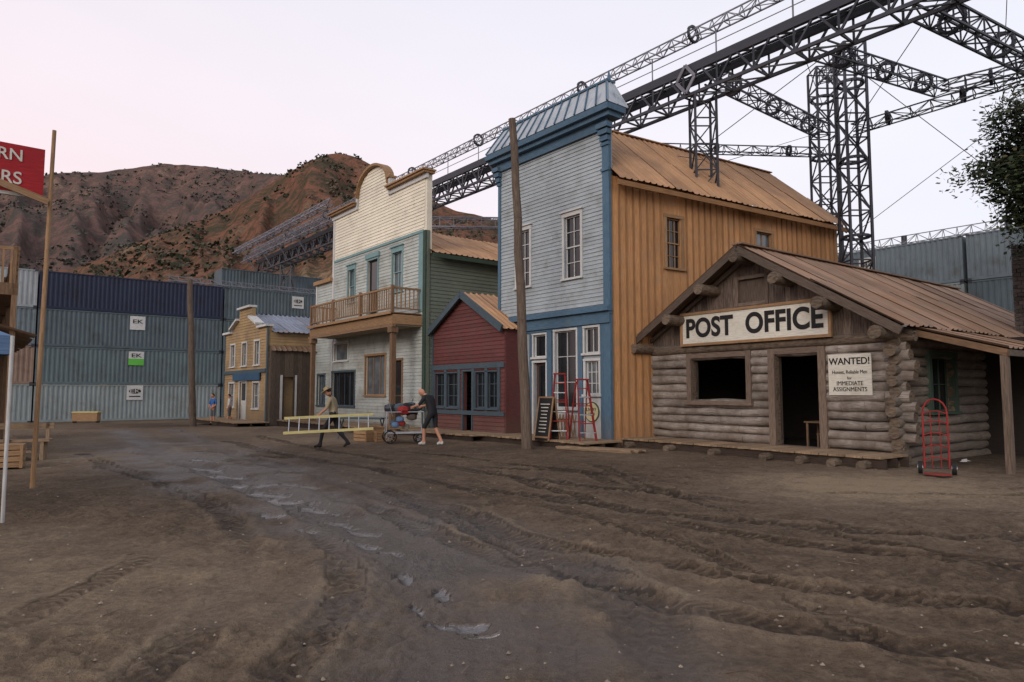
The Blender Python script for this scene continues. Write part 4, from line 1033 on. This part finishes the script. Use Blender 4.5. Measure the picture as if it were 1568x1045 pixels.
# ------------------------------------------------------------------ left side
def leftside():
    E=root('hanging_sign_pole');P=Part()
    x,y=-8.6,12.4
    P.cyl((x,y,-.2),(x+.0,y+.1,6.6),.045,.035,tan,10)
    Q=Frame(x-.06,y,50)
    P.box(Q,-3.4,-.02,5.3,6.18,-.03,.03,signred);P.box(Q,-3.4,.0,5.24,5.3,-.04,.04,signw)
    P.beam(Q.p(.06,5.2,.08),Q.p(-3.2,6.1,.5),.04,.12,tan)
    P.make('pole_and_board',E)
    text(Q,"WESTERN",-.98,5.97,.3,.04,signw,E,'sign_text_top',xs=.95,bold=.003)
    text(Q,"OUTFITTERS",-1.2,5.55,.32,.04,signw,E,'sign_text_bottom',xs=.95,bold=.003)
    E=root('canopy_tent');P=Part()
    q=[V((-6.68,9.1,2.45)),V((-8.95,11.5,2.45)),V((-11.3,9.3,2.45)),V((-9.0,6.9,2.45))];c=V((-9.0,9.2,3.3))
    for i in range(4):
        P.cyl((q[i].x,q[i].y,-.1),q[i],.024,.024,white,10)
        a,b=q[i],q[(i+1)%4];P.face([a,b,c],bluet);P.face([a,b,b-V((0,0,.25)),a-V((0,0,.25))],bluet)
    P.make('legs_and_cover',E)
    E=root('timber_balcony_building');Q=Frame(-12.55,17.2,-38.5)
    P=Part()
    P.box(Q,0,9,-.3,7.5,-6,-1.6,dark,'z',.5)
    P.box(Q,0,9,4.15,4.45,-1.6,.0,porchw);P.box(Q,0,9,5.3,5.38,-.08,.0,tan)
    x=0
    while x<9: P.box(Q,x,x+.05,4.45,5.3,-.06,-.02,tan,'z');x+=.17
    n=-1.55
    while n<-.1: P.box(Q,.0,.04,4.45,5.3,n,n+.05,tan,'z');n+=.17
    P.box(Q,0,.06,5.3,5.38,-1.6,-.08,tan,'n')
    for x in (0,3,6,8.88): P.box(Q,x,x+.12,-.2,5.4,-.13,-.01,porchw,'z')
    tin(P,Q.p(-.2,3.1,.4),Q.p(9.2,3.1,.4),Q.p(-.2,3.7,-1.6),Q.p(9.2,3.7,-1.6),rust2,rows=1)
    deck(P,Q,-.2,9.2,-1.6,.4,.22)
    P.make('building',E)
    E=root('wooden_bench');P=Part();B=Frame(-12.7,17.4,70)
    P.box(B,-1.2,.9,.44,.5,-.2,.2,deckw)
    for a in (-1.1,.7): P.box(B,a,a+.08,-.1,.44,-.18,.18,deckw,'z')
    P.box(B,-1.2,.9,.75,.9,-.26,-.2,deckw);P.box(B,-1.1,-1.02,.5,.9,-.26,-.2,deckw,'z');P.box(B,.72,.8,.5,.9,-.26,-.2,deckw,'z')
    P.make('seat_and_back',E)
    E=root('wooden_crate');P=Part();B=Frame(-11.4,15.6,60);
    for i in range(4): P.box(B,-.5,.3,.02+i*.13,.13+i*.13,-.3,.3,tan)
    for a in (-.5,.24): P.box(B,a,a+.06,0,.52,.3,.32,tan,'z')
    P.make('slats',E)
    E=root('equipment_case');P=Part();B=Frame(-28.6,44.6,80,-.3);P.box(B,0,1.5,.1,.65,-.6,0,tan);P.box(B,-.03,1.53,.65,.72,-.62,.02,yelp);P.box(B,.0,.1,0,.1,-.5,-.1,rubber);P.box(B,1.4,1.5,0,.1,-.5,-.1,rubber);P.make('body',E)
leftside()

# ------------------------------------------------------------------ props
def stepladder(x,y,rot,open_=.45,H=1.95):
    E=root('red_stepladder');B=Frame(x,y,rot,gz(x,y)+.2);P=Part()
    for s in (-1,1):
        P.beam(B.p(s*.27,0,open_),B.p(s*.16,H,0.03),.035,.08,redp);P.beam(B.p(s*.27,0,-open_),B.p(s*.18,H*.97,-.03),.03,.05,redp)
    for i in range(1,7):
        t=i/7;w=.27-.11*t;n=open_*(1-t);P.beam(B.p(-w,H*t,n),B.p(w,H*t,n),.1,.03,alu if i%2 else redp)
    for t in (.3,.6): P.beam(B.p(-.25,H*t,-open_*(1-t)),B.p(.25,H*t,-open_*(1-t)),.03,.03,redp)
    P.box(B,-.2,.2,H-.02,H+.03,-.12,.12,redp);P.make('frame_and_steps',E)
stepladder(1.55,22.1,100,.5,2.1);stepladder(2.2,21.5,75,.5,1.9)
def props():
    E=root('chalkboard_sandwich_sign');B=Frame(1.12,21.9,135,.18);P=Part()
    for s in (1,-1):
        q=[B.p(-.3,0,.28*s),B.p(.3,0,.28*s),B.p(.3,1.35,.03*s),B.p(-.3,1.35,.03*s)]
        P.beam((q[0]+q[1])/2,(q[2]+q[3])/2,.56,.02,blackp,up=B.N)
        P.beam(q[0],q[3],.05,.03,tan,up=B.N);P.beam(q[1],q[2],.05,.03,tan,up=B.N);P.beam(q[3],q[2],.05,.05,tan);P.beam(q[0]+V((0,0,.1)),q[1]+V((0,0,.1)),.05,.05,tan)
    for i in range(9):
        t=.2+i*.08;w=random.uniform(.1,.2);P.beam(B.p(-w,1.35*t,.28-.25*t+.018),B.p(w,1.35*t,.28-.25*t+.018),.03,.006,signw,up=B.N)
    P.make('boards',E)
    E=root('red_hand_truck');B=Frame(8.75,14.2,120,0);P=Part()
    L=lambda u,z,n=0:B.p(u,z,n-.16*z)
    for s in (-1,1):
        P.tube([L(s*.22,.12),L(s*.22,1.25)],.018,redp,8)
    arc=[L(.22*math.cos(a*math.pi/8),1.25+.3*math.sin(a*math.pi/8)) for a in range(9)];P.tube(arc,.018,redp,8)
    for z in (.3,.55,.8,1.05,1.25): P.tube([L(-.22,z),L(-.07,z+.05),L(.07,z+.05),L(.22,z)],.012,redp,6)
    for s in (-.08,.08): P.tube([L(s,.12),L(s,1.3)],.01,redp,6)
    P.box(B,-.24,.24,.02,.035,.0,.24,redp);P.tube([B.p(-.3,.13,-.12),B.p(.3,.13,-.12)],.015,truss_d,6)
    for s in (-1,1):
        P.cyl(B.p(s*.26,.13,-.12),B.p(s*.34,.13,-.12),.13,.13,rubber,18);P.cyl(B.p(s*.25,.13,-.12),B.p(s*.35,.13,-.12),.06,.06,alu,12)
        P.tube([B.p(s*.24,.13,-.12),L(s*.22,.5)],.012,redp,6)
    P.make('frame_and_wheels',E)
    P=Part();c=V((10.9,16.6,.02))
    pts=[c+V((random.uniform(-.28,.28),random.uniform(-.15,.15),random.uniform(0,.08))) for _ in range(10)]
    for i in range(14): P.face(random.sample(pts,3),white)
    P.make('plastic_bag')
    for x,y,r,s in ((-5.0,24.4,40,.5),(-4.45,24.1,70,.38)):
        E=root('wooden_crate');B=Frame(x,y,r,gz(x,y));P=Part()
        for i in range(4):
            z=i*s/4;P.box(B,-s,s,z+.01,z+s/4-.015,.3,.32,tan);P.box(B,-s,s,z+.01,z+s/4-.015,-.32,-.3,tan);P.box(B,-s,-s+.02,z+.01,z+s/4-.015,-.3,.3,tan,'n');P.box(B,s-.02,s,z+.01,z+s/4-.015,-.3,.3,tan,'n')
        P.box(B,-s+.03,s-.03,.0,.02,-.29,.29,tan)
        for a in (-s,s-.05):
            for n in (.32,-.34): P.box(B,a,a+.05,0,s,n,n+.02,tan,'z')
        P.make('slats',E)
    P=Part();B=Frame(2.6,20.0,128,gz(2.6,20.0))
    for i in range(6):
        a=random.uniform(-.2,.2);P.box(B,-1.3+a,1.2+a,.01+.045*(i//3),.05+.045*(i//3),-.3+.2*(i%3),-.12+.2*(i%3),deckw)
    P.make('plank_stack')
    E=root('folding_table');B=Frame(-5.6,25.6,100,gz(-5.6,25.6));P=Part();P.box(B,-.9,.9,.72,.77,-.35,.35,slate)
    for a in (-.8,.8):
        P.beam(B.p(a,0,-.3),B.p(a,.72,.2),.035,.035,slate);P.beam(B.p(a,0,.3),B.p(a,.72,-.2),.035,.035,slate)
    P.make('top_and_legs',E)
    E=root('equipment_cart');B=Frame(-3.65,23.3,75,gz(-3.6,23.3));P=Part()
    P.box(B,-.62,.62,.34,.38,-.3,.3,alu)
    for z in (.34,1.05):
        for n in (-.3,.3): P.tube([B.p(-.62,z,n),B.p(.62,z,n)],.016,alu,6)
        for a in (-.62,.62): P.tube([B.p(a,z,-.3),B.p(a,z,.3)],.016,alu,6)
    for a in (-.62,.62):
        for n in (-.3,.3): P.tube([B.p(a,.2,n),B.p(a,1.05,n)],.016,alu,6)
    P.tube([B.p(.62,1.05,-.3),B.p(.85,1.2,-.3),B.p(.85,1.2,.3),B.p(.62,1.05,.3)],.018,truss_d,8)
    for a,rw in ((-.5,.22),(.5,.16)):
        for n in (-.32,.32):
            c=B.p(a,rw,n);R=rw
            pts=[c+(B.U*math.cos(j*math.pi/8)+V((0,0,1))*math.sin(j*math.pi/8))*R*.92 for j in range(17)];P.tube(pts,.022,rubber,6)
            for j in range(0,16,2): P.tube([c,pts[j]],.006,alu,4)
            P.cyl(c-B.N*.04,c+B.N*.04,.03,.03,truss_d,8)
    P.make('frame_and_wheels',E)
    P=Part();cols=[blackp,slate,redp,canv,truss_d,bluet,blackp,dark]
    for i in range(18):
        a=random.uniform(-.5,.5);z=.5+random.uniform(0,.8);n=random.uniform(-.2,.2);m=cols[i%8]
        c=B.p(a,z,n);r=random.uniform(.1,.18)
        seg=8;rings=[]
        for k in range(5):
            ph=-math.pi/2+math.pi*k/4;rr=r*max(.15,math.cos(ph)**.5 if math.cos(ph)>0 else .15);rings.append([c+V((rr*1.35*math.cos(t*2*math.pi/seg)*random.uniform(.85,1.1),rr*math.sin(t*2*math.pi/seg)*random.uniform(.85,1.1),r*.9*math.sin(ph))) for t in range(seg)])
        for k in range(4):
            for t in range(seg): P.face([rings[k][t],rings[k][(t+1)%seg],rings[k+1][(t+1)%seg],rings[k+1][t]],m,r=.5,smooth=False)
    P.tube([B.p(-.4,.9,0),B.p(-.55,1.45,.1)],.012,alu);P.tube([B.p(.1,.9,0),B.p(.3,1.5,-.1)],.012,truss_d)
    P.make('stacked_bags',E)
props()

# ------------------------------------------------------------------ people
skin=M('skin',C(176,128,104),C(160,112,92),rnd=.02,bump=.05,rough=.6)
hairm=M('hair_dark',C(44,34,28),rnd=.1)
khaki=M('shirt_khaki',C(150,138,112),C(128,116,92),rnd=.03);blk=M('cloth_black',C(36,36,40),C(28,28,31),rnd=.05);bshirt=M('shirt_blue',C(48,92,150),C(38,76,128),rnd=.04)
wshoe=M('shoe_white',C(190,190,188));bshoe=M('shoe_black',C(32,28,26));gshorts=M('shorts_grey',C(96,98,102));straw=M('hat_straw',C(176,158,120),C(150,132,98))
def person(name,x,y,heading,J,cl,hat=False,bald=False,scale=1.):
    """J: joint overrides, local frame x right / y forward / z up"""
    b={'pel':(0,0,.97),'sp':(0,.0,1.14),'ch':(0,0,1.34),'nk':(0,.0,1.48),'hd':(0,.02,1.56),
       'sL':(-.18,0,1.42),'eL':(-.25,-.02,1.15),'wL':(-.27,.06,.91),'sR':(.18,0,1.42),'eR':(.25,-.02,1.15),'wR':(.27,.06,.91),
       'hL':(-.1,0,.92),'kL':(-.11,.02,.5),'aL':(-.11,-.02,.09),'tL':(-.12,.16,.045),'hR':(.1,0,.92),'kR':(.11,.02,.5),'aR':(.11,-.02,.09),'tR':(.12,.16,.045)}
    b.update(J)
    rad={'pel':.135,'sp':.13,'ch':.145,'nk':.058,'hd':.055,'s':.068,'e':.047,'w':.029,'h':.095,'k':.062,'a':.043,'t':.038}
    names=list(b);idx={n:i for i,n in enumerate(names)};vs=[V(b[n]) for n in names];R=[rad.get(n) or rad[n[0]] for n in names]
    ed=[('pel','sp','sh'),('sp','ch','sh'),('ch','nk','sh'),('nk','hd','sk'),('ch','sL','sh'),('sL','eL','sl'),('eL','wL','fo'),('ch','sR','sh'),('sR','eR','sl'),('eR','wR','fo'),
        ('pel','hL','pa'),('hL','kL','pa'),('kL','aL','ca'),('aL','tL','so'),('pel','hR','pa'),('hR','kR','pa'),('kR','aR','ca'),('aR','tR','so')]
    E=[(idx[a],idx[c]) for a,c,_ in ed];tag=[t for _,_,t in ed]
    for s in 'LR':
        a=V(b['a'+s]);vs.append(a+V((0,-.045,-.05)));R.append(.035);E.append((idx['a'+s],len(vs)-1));tag.append('so')
    for s,sg in (('L',-1),('R',1)):
        e=V(b['e'+s]);w=V(b['w'+s]);d=(w-e).normalized()
        side=d.cross(V((sg,0,0)));side=side.normalized() if side.length>.1 else V((0,1,0))
        nrm=side.cross(d).normalized()
        pm=w+d*.055;vs.append(pm);R.append(.03);pi=len(vs)-1;E.append((idx['w'+s],pi));tag.append('sk')
        for k,(o,l) in enumerate(((-.03,.07),(-.01,.082),(.01,.076),(.03,.06))):
            r0=pm+side*o+d*.03;m1=r0+d*l*.5+nrm*.008;m2=r0+d*l*.85+nrm*.035
            i0=len(vs);vs+= [r0,m1,m2];R+=[.0105,.0095,.008];E+=[(pi,i0),(i0,i0+1),(i0+1,i0+2)];tag+=['sk']*3
        r0=w+d*.03-side*.03;m1=r0+d*.03-side*.025+nrm*.01;i0=len(vs);vs+=[r0,m1];R+=[.012,.009];E+=[(pi,i0),(i0,i0+1)];tag+=['sk']*2
    me=bpy.data.meshes.new(name);me.from_pydata([tuple(v) for v in vs],E,[]);ob=bpy.data.objects.new(name,me);SC.collection.objects.link(ob)
    md=ob.modifiers.new('s','SKIN');md.use_smooth_shade=True
    for i,sv in enumerate(me.skin_vertices[0].data):
        sv.radius=(R[i],R[i]);sv.use_root=(i==0)
    sb=ob.modifiers.new('sub','SUBSURF');sb.levels=2;sb.render_levels=2
    dg=bpy.context.evaluated_depsgraph_get();me2=bpy.data.meshes.new_from_object(ob.evaluated_get(dg))
    bpy.data.objects.remove(ob)
    mats=[cl.get(k) for k in ('sh','sl','fo','pa','ca','so','sk')];keys=['sh','sl','fo','pa','ca','so','sk']
    bm=bmesh.new();bm.from_mesh(me2)
    segs=[(vs[a],vs[c]-vs[a],keys.index(t)) for (a,c),t in zip(E,tag)]
    for f in bm.faces:
        c=f.calc_center_median();best=9;k=0
        for a,d,m in segs:
            t=max(0,min(1,(c-a).dot(d)/max(d.length_squared,1e-9)));q=(c-a-d*t).length
            if q<best: best=q;k=m
        f.material_index=k;f.smooth=True
    ax=(V(b['hd'])-V(b['nk'])).normalized();hc=V(b['hd'])+ax*.085;fw=V((0,1,0));fw=(fw-ax*fw.dot(ax)).normalized();rt=fw.cross(ax)
    def ell(c,rx,ry,rz,mi,fn=None,u=14,v=10):
        r=bmesh.ops.create_uvsphere(bm,u_segments=u,v_segments=v,radius=1)
        for q in r['verts']:
            p=q.co.copy()
            if fn:p=fn(p)
            q.co=c+rt*p.x*rx+fw*p.y*ry+ax*p.z*rz
        for f in {f for q in r['verts'] for f in q.link_faces}: f.material_index=mi;f.smooth=True
    def hf(p):
        if p.z<-.1: p.x*=1+.32*(p.z+.1);p.y=p.y*(1+.1*p.z)+.06*(-p.z)
        return p
    ell(hc,.075,.095,.118,6,hf,18,14)
    ell(hc+fw*.098-ax*.012,.012,.018,.022,6);ell(hc+fw*.084-ax*.055,.025,.008,.006,8)
    for s in (-1,1): ell(hc+rt*s*.076-ax*.005,.01,.018,.028,6);ell(hc+fw*.082+rt*s*.03+ax*.018,.012,.008,.007,7)
    if not bald: ell(hc-fw*.014+ax*.025,.082,.098,.108,7,lambda p:V((p.x,min(p.y,.62),max(p.z,-.5 if p.y<0 else .25))),18,12)
    bm.to_mesh(me2);bm.free()
    for m in mats+[hairm,redp]: me2.materials.append(m)
    at=me2.attributes.new('rnd','FLOAT','FACE');at.data.foreach_set('value',np.full(len(me2.polygons),.5,np.float32))
    o=bpy.data.objects.new(name,me2);SC.collection.objects.link(o)
    o.matrix_world=Matrix.Translation((x,y,gz(x,y)))@Matrix.Rotation(math.radians(heading),4,'Z')@Matrix.Scale(scale,4)
    if hat:
        P=Part();c=hc+ax*.055;n=20
        P.cyl(c-ax*.005,c+ax*.01,.17,.17,straw,n);P.cyl(c,c+ax*.10,.088,.07,straw,n)
        P.make('hat',o)
    return o
person('man_carrying_ladder',-5.45,21.0,85,{'aL':(-.1,.36,.1),'kL':(-.1,.28,.53),'tL':(-.11,.54,.06),'aR':(.1,-.42,.17),'kR':(.1,-.08,.52),'tR':(.1,-.27,.05),
   'sp':(0,.03,1.14),'ch':(0,.07,1.34),'nk':(0,.1,1.47),'hd':(0,.15,1.55),'sL':(-.18,.07,1.41),'sR':(.18,.07,1.41),'eL':(-.26,.12,1.16),'wL':(-.24,.3,1.02),'eR':(.27,-.0,1.16),'wR':(.25,.14,.98)},
   dict(sh=khaki,sl=khaki,fo=skin,pa=blk,ca=blk,so=bshoe,sk=skin),hat=True,scale=1.06)
E=root('yellow_ladder');P=Part()
a=V((-4.25,21.0,1.02));b=V((-6.75,20.35,.92));dn=V((0.06,-.25,-.42))
for o in (V((0,0,0)),dn): P.beam(a+o,b+o,.03,.08,yelp)
for i in range(9):
    t=(i+.5)/9;P.cyl(a.lerp(b,t),a.lerp(b,t)+dn,.016,.016,alu,8)
P.make('rails_and_rungs',E)
person('man_pushing_cart',-2.55,22.1,62,{'sp':(0,.06,1.13),'ch':(0,.16,1.31),'nk':(0,.24,1.43),'hd':(0,.32,1.48),'sL':(-.19,.16,1.38),'sR':(.19,.16,1.38),'eL':(-.25,.3,1.17),'wL':(-.2,.5,1.12),'eR':(.25,.3,1.17),'wR':(.2,.5,1.12),
   'aL':(-.12,.22,.09),'kL':(-.12,.22,.5),'tL':(-.13,.4,.045),'aR':(.12,-.24,.1),'kR':(.12,-.02,.5),'tR':(.12,-.07,.045)},
   dict(sh=blk,sl=blk,fo=skin,pa=blk,ca=skin,so=wshoe,sk=skin),bald=True,scale=1.12)
person('crew_member_in_blue',-16.65,38.2,150,{'eL':(-.3,.02,1.16),'wL':(-.16,.12,1.02),'eR':(.3,.02,1.16),'wR':(.16,.14,1.02)},dict(sh=bshirt,sl=bshirt,fo=skin,pa=gshorts,ca=skin,so=bshoe,sk=skin))
person('crew_member_in_white',-16.3,39.6,100,{'aL':(-.1,.18,.1),'tL':(-.11,.36,.05),'aR':(.1,-.22,.1),'tR':(.1,-.06,.05)},dict(sh=white,sl=white,fo=skin,pa=gshorts,ca=skin,so=wshoe,sk=skin))

# ------------------------------------------------------------------ tree
def tree(x,y,cc,cr,name):
    E=root(name);bark=M('bark',C(78,66,58),C(48,40,36),bump=.6)
    P=Part();tips=[];cc=V(cc)
    fork=V((x-.1,y,3.6));P.cyl((x,y,-.3),(x+.05,y,1.8),.3,.24,bark,12);P.cyl((x+.05,y,1.8),fork,.24,.2,bark,12)
    for i in range(95):
        d=V((random.gauss(0,1),random.gauss(0,1),random.gauss(0,1))).normalized()*random.uniform(.4,1.03)
        if d.z<-.75: d.z*=.75
        t=cc+V((d.x*cr[0],d.y*cr[1],d.z*cr[2]))
        mid=fork.lerp(t,.5)+V((random.uniform(-.3,.3),random.uniform(-.3,.3),random.uniform(.1,.5)))
        P.cyl(fork,mid,.05,.035,bark,6,cap=False);P.cyl(mid,t,.035,.01,bark,6,cap=False);tips.append(t)
        for k in range(4):
            q=mid.lerp(t,random.uniform(.55,1));e=q+V((random.gauss(0,.4),random.gauss(0,.4),random.gauss(-.05,.35)));P.cyl(q,e,.012,.004,bark,4,cap=False);tips.append(e)
    P.make('trunk_and_branches',E)
    lm=[M(nm,c,tuple(k*.7 for k in c[:3])+(1,),rnd=.35,bump=0,rough=.7,spec=.15) for nm,c in (('leaf_dark',C(40,50,32)),('leaf_mid',C(56,66,42)),('leaf_dry',C(86,80,54)))]
    P=Part()
    for t in tips:
        for _ in range(75):
            c=t+V((random.gauss(0,.21),random.gauss(0,.21),random.gauss(0,.20)))
            a=V((random.gauss(0,1),random.gauss(0,1),random.gauss(0,.8))).normalized();b=a.orthogonal().normalized();s=random.uniform(.055,.095)
            m=random.choices(lm,(6,4,1))[0];P.face([c-a*s,c+b*s*.6,c+a*s,c-b*s*.6],m)
    P.make('foliage',E)
tree(15.3,17.6,(14.35,17.4,7.9),(1.85,1.9,2.35),'oak_tree')

P=Part();lm=[M('scrub_dark',C(56,60,46),rnd=.4,bump=0),M('scrub_mid',C(76,74,54),rnd=.4,bump=0)]
for i in range(300):
    t=random.uniform(-.9,-.2);r=random.uniform(175,250);zc=-1+ (r-190)*.12;c0=V((t*r,r,max(zc,0)));R=random.uniform(2,5)
    for _ in range(34):
        d=V((random.gauss(0,1),random.gauss(0,1),abs(random.gauss(0,1)))).normalized();c=c0+V((d.x*R*1.3,d.y*R,d.z*R*.9))
        a=V((random.gauss(0,1),random.gauss(0,1),random.gauss(0,1))).normalized();b=a.orthogonal().normalized();s=random.uniform(.4,.9);P.face([c-a*s,c+b*s*.7,c+a*s,c-b*s*.7],random.choice(lm))
P.make('hillside_scrub')

# ------------------------------------------------------------------ camera, light, world
cam=bpy.data.cameras.new('camera');cam.sensor_width=36;cam.lens=24.0;cam.clip_end=6000;cam.clip_start=.05
co=bpy.data.objects.new('camera',cam);SC.collection.objects.link(co);co.location=(0,0,1.7);co.rotation_euler=(math.radians(90+4.27),0,0);SC.camera=co
el=math.radians(22)
sun=bpy.data.lights.new('sun','SUN');sun.energy=1.15;sun.angle=math.radians(22);sun.color=(1,.93,.86)
so=bpy.data.objects.new('sun',sun);SC.collection.objects.link(so)
d=V((-.45,-.89,0)).normalized();tosun=V((d.x*math.cos(el),d.y*math.cos(el),math.sin(el)))
so.rotation_euler=tosun.to_track_quat('Z','Y').to_euler()
w=bpy.data.worlds.new('World');SC.world=w;w.use_nodes=True;nt=w.node_tree;nt.nodes.clear()
o=nd(nt,'ShaderNodeOutputWorld');bg1=nd(nt,'ShaderNodeBackground');bg2=nd(nt,'ShaderNodeBackground');ad=nd(nt,'ShaderNodeAddShader')
sk=nd(nt,'ShaderNodeTexSky',sky_type='NISHITA');sk.sun_disc=False;sk.sun_elevation=el;sk.sun_rotation=math.atan2(d.x,d.y);sk.air_density=1;sk.dust_density=3
nt.links.new(sk.outputs[0],bg1.inputs[0]);bg1.inputs[1].default_value=.02
tc=nd(nt,'ShaderNodeTexCoord').outputs['Generated'];sp=nd(nt,'ShaderNodeSeparateXYZ');nt.links.new(tc,sp.inputs[0])
c1=ramp(nt,sp.outputs[2],[(0.0,C(240,214,212)),(.15,C(247,222,223)),(.35,C(244,229,234)),(.6,C(231,229,238))])
c2=ramp(nt,sp.outputs[2],[(0.0,C(228,227,234)),(.15,C(233,231,238)),(.35,C(236,235,242)),(.7,C(224,226,238))])
hx=mth(nt,'MULTIPLY_ADD',sp.outputs[0],.9,.5,clamp=True)
colr=mixc(nt,hx,c1,c2)
cl=noise(nt,mapping(nt,tc,(1,1,3)),2.2,3);cv=mth(nt,'MULTIPLY_ADD',cl,.12,.99)
nt.links.new(colr,bg2.inputs[0]);nt.links.new(cv,bg2.inputs[1])
nt.links.new(bg1.outputs[0],ad.inputs[0]);nt.links.new(bg2.outputs[0],ad.inputs[1]);nt.links.new(ad.outputs[0],o.inputs[0])
SC.view_settings.view_transform='Standard';SC.view_settings.look='None';SC.view_settings.exposure=0
